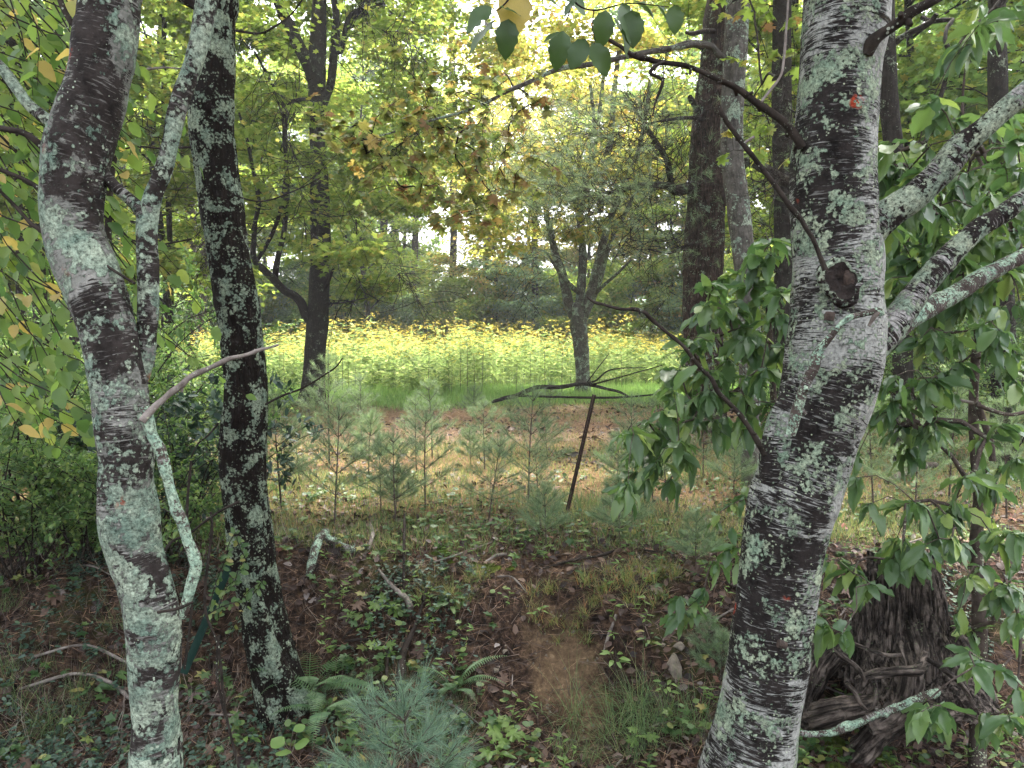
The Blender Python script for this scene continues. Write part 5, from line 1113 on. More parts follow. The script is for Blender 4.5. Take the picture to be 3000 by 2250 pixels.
for u, v, tv, s, h0, lab in [
    (826, 1500, 1130, pA, 1.15, 'thin pine sapling nearest the dark lichen trunk'),
    (980, 1540, 1180, pB, .95, 'pine sapling with a straight dark stem, second right of the dark lichen trunk'),
    (1160, 1530, 1260, pC, .8, 'slender pine sapling between the dark-stemmed one and the tall pale-tipped one'),
    (1247, 1500, 1200, pB, .95, 'tall upright pine sapling in the middle of the brown clearing'),
    (1428, 1530, 1270, pC, .8, 'thin-stemmed pine sapling left of centre of the leaning post'),
    (1585, 1560, 1300, pA, 1.15, 'pine sapling immediately left of the leaning steel post'),
    (1815, 1600, 1390, pD, .55, 'bushy pine seedling at the foot of the leaning steel post'),
    (1600, 1600, 1420, pD, .55, 'small pine seedling crowding the base of the steel post'),
    (1850, 1570, 1340, pB, .95, 'soft pine sapling right of the leaning post beneath the glossy leaves'),
    (1960, 1500, 1290, pC, .8, 'pine sapling under the drooping sapling leaves right of the post'),
    (1385, 1230, 1130, pD, .55, 'tiny pine standing alone on the brown needles beyond the tall sapling'),
    (1495, 1245, 1160, pC, .8, 'small pine in front of the fallen branch'),
    (1610, 1190, 1120, pD, .55, 'small pine poking up through the fallen branch'),
    (1045, 1235, 1150, pC, .8, 'bushy small pine at the edge of the bright grass'),
    (905, 1270, 1130, pB, .95, 'pine sapling in front of the dark forked tree'),
    (880, 1420, 1230, pC, .8, 'pale pine sapling low between dark trunk and clearing'),
    (1080, 1400, 1210, pD, .55, 'feathery pine seedling in the left of the clearing'),
    (2060, 1400, 1170, pB, .95, 'pine sapling at the foot of the big pine trunk'),
    (2150, 1450, 1290, pD, .55, 'pine seedling beside the foot of the pale maple trunk'),
    (2560, 1500, 1130, pE, 1.6, 'large dark pine sapling right behind the thick birch'),
    (2680, 1540, 1180, pE, 1.6, 'wide pine sapling behind the stump'),
    (2780, 1470, 1080, pE, 1.6, 'tall pine sapling behind the dark sapling stem'),
    (2950, 1520, 1160, pE, 1.6, 'broad pine sapling at the right edge behind the glossy leaves'),
    (2460, 1480, 1200, pB, .95, 'pine sapling hidden close behind the thick birch trunk'),
    (2040, 1680, 1500, pD, .55, 'pine seedling on the bank crest left of the thick birch'),
    (660, 1420, 1200, pB, .95, 'pine sapling glimpsed left of the dark lichen trunk'),
    (2080, 1930, 1800, pD, .55, 'bright tufted pine seedling against the left side of the thick birch'),
    (2110, 2020, 1850, pD, .55, 'low tufted pine seedling touching the thick birch near its base')]:
    pp_(u, v, tv, s, h0, lab)
gp = np.random.default_rng(90)
for k in range(14):
    u, Y_ = gp.uniform(780, 1960), gp.uniform(4.3, 7.5); x_ = (u - 1500) / FPX * Y_
    copy_tree([pB, pC, pD, pA][k % 4], (x_, Y_, h1(x_, Y_)), gp.uniform(0, 6.28), gp.uniform(.5, .95), 'wispy young white pine in the thicket of pine seedlings above the bank', tilt=(gp.normal(0, .05), gp.normal(0, .05)))
pF = pine(6, .5, 'pine_seedling', 'fresh blue-green pine seedling at the bottom of the picture', 4, .26, nl=.085, wid=.0015, dens=150, mat='needle_n')
x = (1190 - 1500) / FPX * 2.25; copy_tree(pF, (x, 2.25, h1(x, 2.25) - .0), 1, 1.15)
x = (1340 - 1500) / FPX * 2.3; copy_tree(pD, (x, 2.3, h1(x, 2.3) - .02), 1, .62, 'small dull pine tuft right beside the blue-green seedling', mats={'needles': M['needle_n']})
x = (1010 - 1500) / FPX * 2.2; copy_tree(pD, (x, 2.2, h1(x, 2.2) - .05), 2, .75, 'spreading pine tuft left beside the blue-green seedling', mats={'needles': M['needle_n']})

# ------------------------------------------------------------------ ferns
def fern(seed, nf, L, label):
    g_ = np.random.default_rng(seed); root = thing('fern', label, 'fern', (0, 0, -80))
    meshes = []
    for v_ in range(3):
        m = MB(); N_ = 30; s = np.linspace(0, 1, N_); ang = 1.15 - s * (1.3 + .2 * v_); pts = np.zeros((N_, 3)); 
        for i in range(1, N_): pts[i] = pts[i - 1] + np.array([math.cos(ang[i]), .05 * math.sin(i * .2 + v_), math.sin(ang[i])]) / N_
        tube(m, pts, np.linspace(.006, .0015, N_), 4, cap=False)
        pos = []; d = []; sz = []; nr = []
        for i in range(4, N_):
            t_ = norm(pts[i] - pts[i - 1]); w_ = math.sin(min(1, (i - 3) / 9) * math.pi / 2) * (1 - (i / N_) ** 2.0) * .15 + .01
            for s_ in (-1, 1):
                pos.append(pts[i]); d.append(t_ * .35 + np.array([0, s_, -.12])); sz.append(w_ * g_.uniform(.92, 1.06)); nr.append(np.cross(t_, [0, 1, 0]) * -1 + [0, 0, .4])
        T_P = (np.array([(0, -.10, 0), (.2, -.17, 0), (.5, -.12, .02), (.8, -.07, 0), (1, 0, -.05), (.8, .07, 0), (.5, .12, .02), (.2, .17, 0), (0, .10, 0)]), np.array([(0, 1, 8), (1, 7, 8), (1, 2, 7), (2, 6, 7), (2, 3, 6), (3, 5, 6), (3, 4, 5)]))
        scatter(m, T_P, np.array(pos), np.array(d), np.abs(np.array(nr)) * [0, 0, 1] + np.array(nr) * .3, np.array(sz), width=np.array(sz) * .5 + .006); meshes.append(m.mesh('frond', M['fern']))
    for q in range(nf):
        o = obj('frond', meshes[q % 3], root); az = q * 2.4 + g_.normal(0, .2); l = L * g_.uniform(.65, 1.15)
        o.matrix_local = Matrix.Rotation(az, 4, 'Z') @ Matrix.Rotation(g_.uniform(-.2, .35), 4, 'Y') @ Matrix.Rotation(g_.normal(0, .2), 4, 'X') @ Matrix.Scale(l, 4)
    return root
for k, (u, v, nf, L, lab) in enumerate([(905, 2050, 14, .40, 'large fern clump at the foot of the dark lichen trunk'), (960, 2110, 10, .32, 'lower fern spreading just below the large clump'), (1330, 2040, 12, .28, 'crinkled pale fern growing beside the bare earth streak'), (1040, 2050, 8, .2, 'small fern right of the large fern clump')]):
    r = fern(50 + k, nf, L, lab); r.location = tuple(PG(u, v) + Vector((0, 0, .01)))

# ------------------------------------------------------------------ shrubs on the left
def shrub(seed, h, Rr, nst, leaf, nleaf, tpl, matl, label, name='shrub', arch=.5):
    g_ = np.random.default_rng(seed); root = thing(name, label, 'shrub', (0, 0, -80)); w = MB(); tips = []
    for q in range(nst):
        az = g_.uniform(0, 6.28); d = norm(np.array([math.cos(az) * .5, math.sin(az) * .5, 1.0])); p = np.array([g_.normal(0, .06), g_.normal(0, .06), -.04]); pts = [p]; L = h * g_.uniform(.7, 1.25)
        for e in range(8): d = norm(d + g_.normal(0, .12, 3) + np.array([math.cos(az), math.sin(az), -.35]) * arch * .25 * e / 4); pts.append(pts[-1] + d * L / 8)
        tube(w, pts, np.linspace(.006, .0018, 9), 5, n=16); A = np.array(pts)
        for s_ in range(9):
            f = g_.uniform(2, 8); p0 = np.array([np.interp(f, range(9), A[:, i]) for i in range(3)]); d2 = norm(g_.normal(0, 1, 3) + [0, 0, .2]); l2 = Rr * g_.uniform(.2, .5); pl = [p0]
            for e in range(4): d2 = norm(d2 + g_.normal(0, .2, 3) + [0, 0, -.05]); pl.append(pl[-1] + d2 * l2 / 4)
            tube(w, pl, np.linspace(.0022, .001, 5), 3, cap=False); tips.append(np.array(pl))
    T = np.array(tips); i_ = g_.integers(0, len(T), nleaf); f = g_.uniform(.2, 4, nleaf); k = f.astype(int).clip(0, 3); fr = (f - k)[:, None]
    p = T[i_, k] * (1 - fr) + T[i_, k + 1] * fr; dd = norm(T[i_, 4] - T[i_, 0]); p = p + g_.normal(0, .012, (nleaf, 3))
    m = MB(); scatter(m, tpl, p, norm(dd * .5 + g_.normal(0, .7, (nleaf, 3))), np.array([0, -.2, 1.]) + g_.normal(0, .45, (nleaf, 3)), leaf * g_.uniform(.6, 1.2, nleaf))
    obj('stem', w.mesh('stem', M['branch']), root); obj('foliage', m.mesh('foliage', matl), root); return root
sA = shrub(1, 1.5, 1.0, 18, .032, 9000, T_OV, M['lf_shrub'], 'x'); sB = shrub(2, 1.2, .8, 16, .036, 6000, T_OV, M['lf_shrub'], 'x'); sC = shrub(3, 1.1, .7, 12, .055, 2600, T_OV, M['lf_vinca'], 'x')
for u, Y, s, sc_, lab in [(40, 3.55, sB, .8, 'low small-leaved shrub at the top of the bank at the far left'), (250, 3.6, sB, .7, 'low leafy shrub on the bank crest beside the left birch'), (90, 3.9, sA, 1.0, 'thorny small-leaved shrub in front at the far left edge'), (300, 4.6, sA, 1.05, 'dense small-leaved shrub directly left of the left birch'), (-80, 5.2, sA, 1.2, 'tall small-leaved shrub at the very left border'), (180, 6.2, sB, 1.3, 'pale small-leaved shrub standing behind the two front ones'),
                          (560, 4.2, sC, 1.0, 'darker broad-leaved shrub between the left birch and the dark trunk'), (520, 6.5, sB, 1.1, 'light green shrub farther back between the left trunks'), (470, 3.6, sB, .75, 'thin twiggy shrub close right of the left birch'), (20, 7.8, sA, 1.2, 'light shrub at the back of the left thicket'),
                          (760, 9, sB, .8, 'low bush at the foot of the forked tree'), (2300, 7, sB, .9, 'shrub glimpsed behind the thick birch'), (2700, 7.5, sA, 1.2, 'small-leaved shrub behind the stump and pines'), (2960, 6.5, sA, 1.1, 'dense shrub at the right border behind the pines')]:
    copy_tree(s, at_u(u, Y), g.uniform(0, 6.28), sc_, lab)
b = PG(640, 1820)
t = thing('vine', 'creeper with paired oval leaves climbing the left side of the dark lichen trunk', 'vine', tuple(b))
vn = [P(u, v, y) for u, v, y in [(640, 1820, 3.0), (655, 1740, 3.0), (690, 1700, 2.95), (720, 1640, 2.95), (690, 1560, 2.95), (660, 1640, 2.9), (610, 1800, 2.9), (700, 1760, 2.95), (770, 1700, 2.95), (660, 1880, 3.0)]]
it = []
gv = np.random.default_rng(4); m = MB()
for k in range(len(vn) - 1):
    a_, b_ = vn[k], vn[k + 1]; tube(m, [a_, (a_ + b_) / 2 + Vector((0, -.02, .01)), b_], [.002, .0018, .0016], 5, n=6)
    for q in range(14):
        f = q / 14; p = a_ * (1 - f) + b_ * f
        it.append((tuple(p), tuple(gv.normal(0, 1, 3)), (gv.normal() * .3, -.7, .7), .032 * gv.uniform(.7, 1.2)))
build('stem', m, M['branch'], t); VN = [leaf_ovate(.55, .5, .1, .1, .02, 6, 31)]
put_leaves(t, it, leaf_meshes(VN, M['lf_herb'], 'vine_leaf'), 300, VN, M['lf_herb'])

# ------------------------------------------------------------------ steel posts
a = P(1741, 1157, 4.45); b = P(1657, 1520, 4.6)
t = thing('fence_post', 'leaning rusty brown steel fence post in the clearing among the pine saplings', 'post', (b.x, b.y, h1(b.x, b.y)))
ax = (a - b).normalized(); sx_ = ax.cross(Vector((0, 1, 0))).normalized(); sy_ = sx_.cross(ax)
m = MB(); prof = [(-.012, .008), (-.012, .005), (-.004, .004), (-.002, -.010), (.002, -.010), (.004, .004), (.012, .005), (.012, .008)]
b2 = b - ax * .12; V = []
for e in (b2, a):
    for px, py in prof: V.append(tuple(e + sx_ * px + sy_ * py))
n = len(prof); F = [(i, (i + 1) % n, (i + 1) % n + n, i + n) for i in range(n)]
m.add(V, F); m.add([V[n + i] for i in range(n)], [(0, 1, 6, 7), (1, 2, 5, 6), (2, 3, 4, 5)])
o = build('shaft', m, M['rust'], t, smooth=False)
for k in range(11):
    c = b2 + ax * (.1 + k * .075) + sy_ * -.013
    mm = MB(); q = [c + sx_ * s1 * .004 + ax * s2 * .006 + sy_ * dy for dy in (0, -.004) for s1, s2 in ((-1, -1), (1, -1), (1, 1), (-1, 1))]
    mm.add([tuple(v) for v in q], [(4, 5, 6, 7), (0, 1, 5, 4), (1, 2, 6, 5), (2, 3, 7, 6), (3, 0, 4, 7)]); build('stud', mm, M['rust'], t, smooth=False)
a = P(678, 1645, 3.35); b = P(582, 1870, 3.2)
t = thing('garden_stake', 'dark green flat metal stake leaning behind the left birch', 'stake', (b.x, b.y, h1(b.x, b.y)))
ax = (a - b).normalized(); sx_ = ax.cross(Vector((0, 1, 0))).normalized(); sy_ = sx_.cross(ax); b2 = b - ax * .15; m = MB(); V = []
prof = [(-.017, 0), (-.017, .002), (-.006, .004), (.006, .004), (.017, .002), (.017, 0), (.006, .002), (-.006, .002)]
for e in (b2, a):
    for px, py in prof: V.append(tuple(e + sx_ * px - sy_ * py))
n = 8; m.add(V, [(i, (i + 1) % n, (i + 1) % n + n, i + n) for i in range(n)]); m.add([V[n + i] for i in range(n)], [(0, 1, 2, 7), (7, 2, 3, 6), (6, 3, 4, 5)])
build('blade', m, M['green_steel'], t, smooth=False)

# ------------------------------------------------------------------ stump
b = P(2625, 1960, 3.0)
t = thing('tree_stump', 'weathered grey tree stump with fluted wood and exposed roots on the bank', 'stump', (b.x, b.y, h1(b.x, b.y)))
m = MB(); na, nz = 420, 110
cxs = P(2628, 1640, 3.0); V = np.zeros((nz, na, 3)); Bk = np.zeros((nz, na, 3))
th = np.linspace(0, 2 * np.pi, na, endpoint=False)
topz = P(2600, 1650, 3.0).z; botz = P(2600, 2010, 2.9).z
flu = fbm(np.cos(th) * 3.2, np.sin(th) * 3.2, 1.0, 4); flu2 = fbm(np.cos(th) * 11, np.sin(th) * 11, 2.0, 3)
for i in range(nz):
    f = i / (nz - 1)
    r_ = .118 + .05 * f + .20 * max(0, f - .35) ** 1.7 * 1.4
    tz = topz + .05 * flu2 + .03 * flu - .07 * np.maximum(0, np.cos(th - 2.9)) ** 2
    z = tz + (botz - tz) * f
    tw = th + .15 * f
    rr_ = r_ * (1 + (.16 + .35 * f) * fbm(np.cos(tw) * 2.0, np.sin(tw) * 2.0, f * .8, 2)) + .016 * (1 - np.abs(fbm(np.cos(tw) * 9, np.sin(tw) * 9, f * 1.2, 3)) * 2) + .007 * (1 - np.abs(fbm(np.cos(tw) * 34, np.sin(tw) * 34, f * 2.5, 2)) * 2)
    V[i] = np.stack([cxs.x + rr_ * np.cos(th) * 1.05 + .02 * f, cxs.y + rr_ * np.sin(th) * .9, z], -1)
    Bk[i] = np.stack([rr_ * np.cos(th), rr_ * np.sin(th), z], -1)
i = np.arange(nz - 1)[:, None] * na; j = np.arange(na)[None]; j2 = (j + 1) % na
F = np.stack([i + j, i + na + j, i + na + j2, i + j2], -1).reshape(-1, 4)
m.add(V.reshape(-1, 3), F, Bk.reshape(-1, 3))
inner = V[0].copy(); c0 = inner.mean(0); rings = [inner]
for s_, dz in ((.72, -.01), (.62, -.16), (.3, -.2)): rr_ = c0 + (inner - c0) * s_; rr_[:, 2] = inner[:, 2] * (.5 if s_ < .7 else 1) + (c0[2] * .5 if s_ < .7 else 0) + dz; rings.append(rr_)
Vi = np.concatenate(rings); i = np.arange(3)[:, None] * na; F = np.stack([i + j, i + j2, i + na + j2, i + na + j], -1).reshape(-1, 4); m.add(Vi, F, Vi)
build('trunk', m, M['stump'], t)
def root_(pts, Y, seed, mat='stump', name='root', segs=20, ridge=.005):
    a_, r_ = path(pts, Y); mm = MB(); tube(mm, a_, r_, segs * 2 if segs > 18 else segs, step=.008, lump=.10, lumpf=18, ridge=ridge, ridgen=20, seed=seed); build(name, mm, M[mat], t)
root_([(2660, 1760, 60, 3.0), (2690, 1850, 110, 2.92), (2712, 1950, 90), (2705, 2030, 72), (2650, 2095, 66), (2570, 2150, 66), (2510, 2220, 66), (2440, 2320, 60)], 2.8, 1, segs=36, ridge=.010)
root_([(2640, 1820, 50, 3.0), (2645, 1900, 80, 2.88), (2660, 2000, 76), (2640, 2060, 60), (2590, 2110, 50), (2545, 2130, 40)], 2.72, 2, segs=28, ridge=.008)
root_([(2330, 2160, 20, 2.95), (2380, 2115, 60, 2.85), (2415, 2100, 84), (2460, 2090, 80), (2520, 2080, 70), (2570, 2060, 50)], 2.75, 3, segs=30, ridge=.007)
root_([(2760, 1850, 90), (2820, 1910, 64), (2870, 1980, 44), (2900, 2060, 40)], 2.95, 4, segs=24)
root_([(2450, 1880, 90), (2400, 1950, 80), (2370, 2030, 60), (2360, 2100, 40)], 2.95, 5, segs=24)
root_([(2505, 1990, 6), (2520, 1985, 14), (2560, 1975, 24), (2620, 1968, 26), (2680, 1965, 30), (2700, 1955, 32, 2.65), (2712, 1925, 28, 2.75), (2716, 1880, 24, 2.9)], 2.62, 6, name='side_root', segs=18, ridge=.003)
root_([(2410, 1868, 10), (2480, 1878, 11), (2550, 1905, 11), (2600, 1920, 12), (2640, 1918, 10)], 2.6, 7, name='side_root', segs=10, ridge=.001)
root_([(2430, 1890, 12), (2470, 1925, 15), (2510, 1955, 14), (2532, 1990, 12), (2528, 2012, 6)], 2.58, 8, name='side_root', segs=10, ridge=.001)
root_([(2560, 1990, 12), (2568, 2030, 14), (2560, 2070, 12), (2540, 2085, 8)], 2.6, 9, name='side_root', segs=10, ridge=.001)
root_([(2480, 2000, 12), (2505, 2030, 14), (2520, 2060, 12), (2545, 2085, 6)], 2.6, 10, name='side_root', segs=10, ridge=.001)
root_([(2715, 1930, 14), (2770, 1965, 15), (2820, 2010, 14), (2855, 2070, 13), (2880, 2120, 10), (2930, 2140, 8)], 2.62, 11, name='side_root', segs=10, ridge=.001)
t = thing('fallen_branch', 'pale lichen-crusted dead stick lying across the stump roots', 'stick', tuple(P(2540, 2110, 2.5)))
limb(t, [(2335, 2146, 14), (2380, 2152, 18), (2440, 2145, 22), (2480, 2130, 30), (2520, 2115, 20), (2580, 2090, 20), (2640, 2070, 26), (2700, 2045, 26), (2740, 2030, 24), (2752, 2022, 12)], 2.5, M['branch_l'], 'stick', segs=16, step=.006, lump=.25, lumpf=50, seed=301, knobs=4)

# moss cushions
def cushion(u, v, w, label, sq=.45, z=0):
    c = PG(u, v) if not z else P(u, v, z); r_ = w / 2 / FPX * c.y
    n1, n2 = 30, 14; g_ = np.random.default_rng(int(u)); th = np.linspace(0, 6.283, n1, endpoint=False); V = []
    for k in range(n2):
        f = k / (n2 - 1) * math.pi / 2; rr = r_ * math.cos(f) * (1 + .22 * fbm(np.cos(th) * 1.5 + u, np.sin(th) * 1.5, k * .2, 3)); zz_ = r_ * sq * math.sin(f)
        V.append(np.stack([rr * np.cos(th), rr * np.sin(th), zz_ + .18 * r_ * fbm(np.cos(th) * rr * 60 + u, np.sin(th) * rr * 60, 1, 3) - .1 * r_], -1))
    m = MB(); i = np.arange(n2 - 1)[:, None] * n1; j = np.arange(n1)[None]; j2 = (j + 1) % n1
    m.add(np.concatenate(V), np.stack([i + j, i + j2, i + n1 + j2, i + n1 + j], -1).reshape(-1, 4))
    A = np.concatenate(V); k = g_.integers(0, len(A), 900); scatter(m, T_NEEDLE, A[k] + g_.normal(0, r_ * .04, (900, 3)), A[k] * [1, 1, 1] + [0, 0, r_ * .7] + g_.normal(0, r_ * .4, (900, 3)), g_.normal(0, 1, (900, 3)), r_ * .12, width=np.full(900, .0022))
    o = obj('moss_cushion', m.mesh('moss_cushion', M['moss'])); o.location = tuple(c); tag(o, label, 'moss')
for a_ in [(1390, 1662, 56, 'round moss cushion on the crest above the bare earth, leftmost of the close three'), (1445, 1668, 62, 'middle moss cushion of the close three on the bank crest'), (1494, 1668, 34, 'small tight moss cushion, rightmost of the close three'), (1290, 1620, 56, 'moss cushion farther left up on the crest'), (1322, 1650, 30, 'small moss cushion between the far one and the close three'), (1380, 1692, 40, 'low moss patch just below the leftmost cushion'),
           (2540, 2210, 110, 'bright moss mound below the stump roots'), (2450, 2190, 80, 'moss mound at the foot of the stump near the birch'), (2450, 2260, 60, 'moss mound at the bottom edge under the stump'), (1960, 1690, 60, 'moss patch on the crest left of the thick birch'), (1905, 1880, 40, 'small bright moss tuft on the dark bank')]:
    cushion(*a_, sq=.6 if a_[0] > 2300 else .45)
# stones
def stone(u, v, w, h, label, seed, up=0.0, mat='stone'):
    c = PG(u, v); s = w / 2 / FPX * c.y; sh = h / 2 / FPX * c.y; n1, n2 = 24, 14; g_ = np.random.default_rng(seed); V = []
    for k in range(n2):
        ph = math.pi * (k + .01) / (n2 - .98) - math.pi / 2
        for q in range(n1):
            a_ = q / n1 * 6.283; d = np.array([math.cos(ph) * math.cos(a_), math.cos(ph) * math.sin(a_), math.sin(ph)]); V.append(d)
    V = np.array(V); pl = norm(g_.normal(0, 1, (11, 3))); k = np.min(.72 / np.maximum((V @ pl.T), .25), axis=1); k = np.minimum(k, 1.25)
    V = V * k[:, None] * (1 + .04 * fbm(V[:, 0] * 4, V[:, 1] * 4, V[:, 2] * 4 + seed, 3))[:, None] * [s, s * .8, sh]
    m = MB(); i = np.arange(n2 - 1)[:, None] * n1; j = np.arange(n1)[None]; j2 = (j + 1) % n1; m.add(V, np.stack([i + j, i + j2, i + n1 + j2, i + n1 + j], -1).reshape(-1, 4))
    o = obj('stone', m.mesh('stone', M[mat], False)); o.location = tuple(c + Vector((0, -.01, up))); o.rotation_euler = (0, g_.normal(0, .2), g_.uniform(0, 3)); tag(o, label, 'stone')
stone(1975, 1958, 54, 72, 'pale angular stone stuck in the bank left of the thick birch', 1, .01); stone(1990, 1890, 40, 30, 'grey stone in shade above the pale angular one', 2); stone(1940, 1887, 22, 12, 'small flat stone left of the grey shaded one', 3)
stone(1455, 1962, 26, 20, 'small tan stone on the upper part of the bare earth', 4); stone(1505, 2035, 18, 16, 'tan pebble on the lower bare earth', 5); stone(1680, 1850, 14, 12, 'tiny pale stone right of the bare earth', 6); stone(1478, 1908, 24, 14, 'little brown stone high on the bare earth', 7)
# sticks on the ground
def stick(pts, mat, label, seed, lift=.008, knobs=0, name='fallen_stick', lump=.15, segs=9):
    a_ = []; r_ = []
    for p in pts:
        q = PG(p[0], p[1]); rr = p[2] / 2 / FPX * q.y; a_.append(q + Vector((0, -.005, rr * .7 + (p[3] if len(p) > 3 else 0)))); r_.append(rr)
    m = MB(); C = tube(m, a_, r_, segs, step=.012, lump=lump, lumpf=50, seed=seed); g_ = np.random.default_rng(seed)
    for q in range(knobs):
        k = g_.integers(1, len(C) - 1); d = norm(g_.normal(0, 1, 3) + [0, 0, .6]); L = g_.uniform(.02, .12); tube(m, [C[k], C[k] + d * L * .5, C[k] + d * L + g_.normal(0, .01, 3)], [r_[0] * .5, r_[0] * .4, r_[0] * .2], 5)
    o = obj(name, m.mesh(name, M[mat])); tag(o, label, 'stick'); return o
t = thing('fallen_branch', 'long fallen branch arching across the clearing in front of the multi-stemmed tree', 'branch', tuple(P(1600, 1150, 12.3)))
limb(t, [(1440, 1178, 9), (1480, 1166, 13), (1511, 1160, 14), (1545, 1145, 14), (1579, 1134, 14), (1642, 1134, 13), (1701, 1124, 12), (1741, 1130, 11), (1780, 1140, 9), (1814, 1148, 8), (1845, 1163, 5)], 12.3, M['mid_b'], 'stick', segs=10, step=.04, seed=401)
limb(t, [(1690, 1124, 6), (1740, 1118, 6), (1775, 1090, 5), (1810, 1080, 4), (1890, 1077, 3)], 12.3, M['mid_b'], 'twig', segs=6, step=.05, seed=402, dY=-.4)
limb(t, [(1730, 1128, 6), (1790, 1112, 5), (1870, 1090, 4), (1940, 1070, 3)], 12.3, M['mid_b'], 'twig', segs=6, step=.05, seed=403, dY=-.6)
limb(t, [(1720, 1120, 4), (1750, 1080, 3), (1785, 1035, 2)], 12.3, M['mid_b'], 'twig', segs=6, step=.05, seed=404)
t = thing('fallen_branch', 'straight thin pole lying flat below the arching fallen branch', 'branch', tuple(P(1700, 1168, 12)))
limb(t, [(1525, 1160, 6), (1741, 1165, 7), (1850, 1162, 6), (1950, 1152, 4)], 11.8, M['mid_b'], 'stick', segs=7, step=.06, seed=405)
stick([(905, 1712, 18, .03), (918, 1670, 26, .05), (935, 1630, 28, .07), (955, 1600, 26, .06)], 'branch_l', 'stubby lichen-covered stick end standing up right of the dark trunk', 11)
stick([(950, 1598, 22, .04), (990, 1615, 24, .02), (1040, 1618, 22), (1080, 1605, 18)], 'branch_l', 'knobbly lichen-covered log piece lying on the bank crest', 12, knobs=3)
stick([(1085, 1540, 12), (1092, 1580, 12, .02), (1080, 1610, 10)], 'grey_twig', 'short pale curved stick above the lichen log', 13)
stick([(1150, 2080, 20), (1175, 1990, 24, .02), (1185, 1930, 20, .03), (1215, 1860, 12, .03), (1240, 1790, 9, .04), (1250, 1755, 7, .05)], 'branch', 'crooked reddish stick propped up the bank beside the pale fern', 14, knobs=5)
stick([(1010, 1880, 8), (1070, 1882, 9, .01), (1130, 1900, 9, .01), (1190, 1925, 9, .02)], 'branch', 'thin forked stick running into the propped stick', 15, knobs=3)
stick([(1205, 1800, 20, .02), (1190, 1775, 18, .03), (1150, 1745, 12, .04), (1110, 1700, 8, .05)], 'grey_twig', 'smooth grey root arching out of the litter', 16)
stick([(1183, 1770, 8, .06), (1185, 1650, 8, .16), (1186, 1560, 6, .1)], 'branch', 'thin upright dead stem on the left part of the crest', 17, knobs=2)
stick([(1760, 1935, 9), (1785, 1870, 10, .02), (1805, 1815, 8, .02)], 'grey_twig', 'straight grey twig leaning on the dark bank', 18)
stick([(1580, 1670, 7), (1680, 1655, 8, .02), (1760, 1640, 9, .02), (1840, 1610, 8, .02)], 'branch', 'long thin stick lying along the crest under the seedlings', 19, knobs=4)
stick([(1420, 1650, 7), (1455, 1635, 9, .01), (1485, 1625, 8)], 'grey_twig', 'short grey stick beside the moss cushions', 20)
stick([(1885, 1690, 6), (1940, 1665, 12), (2010, 1625, 12), (2080, 1600, 10)], 'grey_twig', 'grey branch lying on the crest toward the thick birch', 21, knobs=2)
stick([(2000, 1590, 10), (2060, 1580, 14, .01), (2130, 1570, 14, .01)], 'branch', 'dark stick under the low glossy leaves', 22)
stick([(100, 1925, 8), (250, 1925, 9, .05), (380, 1965, 9, .03)], 'grey_twig', 'long bare cane in the left foreground, the upper one', 23, lift=.03)
stick([(60, 2020, 9), (220, 2010, 10, .05), (320, 2020, 12, .03), (385, 2050, 12)], 'grey_twig', 'pale bare stick pointing at the left birch', 24, knobs=2)
stick([(280, 2130, 7), (330, 2140, 8, .01), (390, 2150, 8)], 'grey_twig', 'short curved stick touching the base of the left birch', 25)
stick([(515, 1900, 12), (522, 1930, 13), (530, 1965, 12)], 'grey_twig', 'white broken stick close right of the left birch', 26)
stick([(1130, 2060, 9), (1133, 1990, 10, .02), (1136, 1920, 8, .02)], 'branch', 'reddish peg-like stick left of the propped stick', 27)
stick([(1500, 2010, 4), (1503, 1950, 4)], 'grey_twig', 'thin straw-like twig on the bare earth', 28)
stick([(1500, 2150, 5), (1530, 2120, 5), (1550, 2095, 5)], 'branch', 'short twig low on the bare earth', 29)
stick([(2600, 1420, 22), (2680, 1395, 22, .05), (2740, 1385, 18, .05)], 'stem', 'smooth grey-brown branch lying behind the thick birch among the pines', 30)
for k in range(34):
    u = g.uniform(60, 2900); v = g.uniform(1560, 2180); a_ = g.uniform(-.7, .7); L = g.uniform(60, 170)
    o = stick([(u, v, 5, .01), (u + L * .5, v + L * .5 * a_ + g.normal() * 12, 6, .02), (u + L, v + L * a_, 3, .01)], ['branch', 'grey_twig'][k % 2], 'small dead twig lying in the leaf litter on the bank', 100 + k, knobs=2, name='twig'); o['group'] = 'small twigs strewn over the bank'
# upright shoots at the left
for k, (pp, lab) in enumerate([([(540, 1960), (560, 1800), (555, 1650), (548, 1500), (560, 1350)], 'bare upright shoot right of the left birch'), ([(700, 2250), (660, 2080), (640, 1900), (600, 1770), (620, 1560), (618, 1500)], 'crooked thin shoot in front of the green stake'), ([(640, 1860), (636, 1980), (660, 2100)], 'short reddish shoot below the creeper'), ([(500, 2000), (478, 1640), (560, 1560), (640, 1500), (700, 1470)], 'dark cane bending toward the dark trunk')]):
    m = MB(); a_, r_ = path([(x_, y_, 8) for x_, y_ in pp], 2.7); tube(m, a_, r_, 7, step=.02, lump=.15, lumpf=50, seed=k); o = obj('shoot', m.mesh('shoot', M['branch'])); tag(o, lab, 'twig')

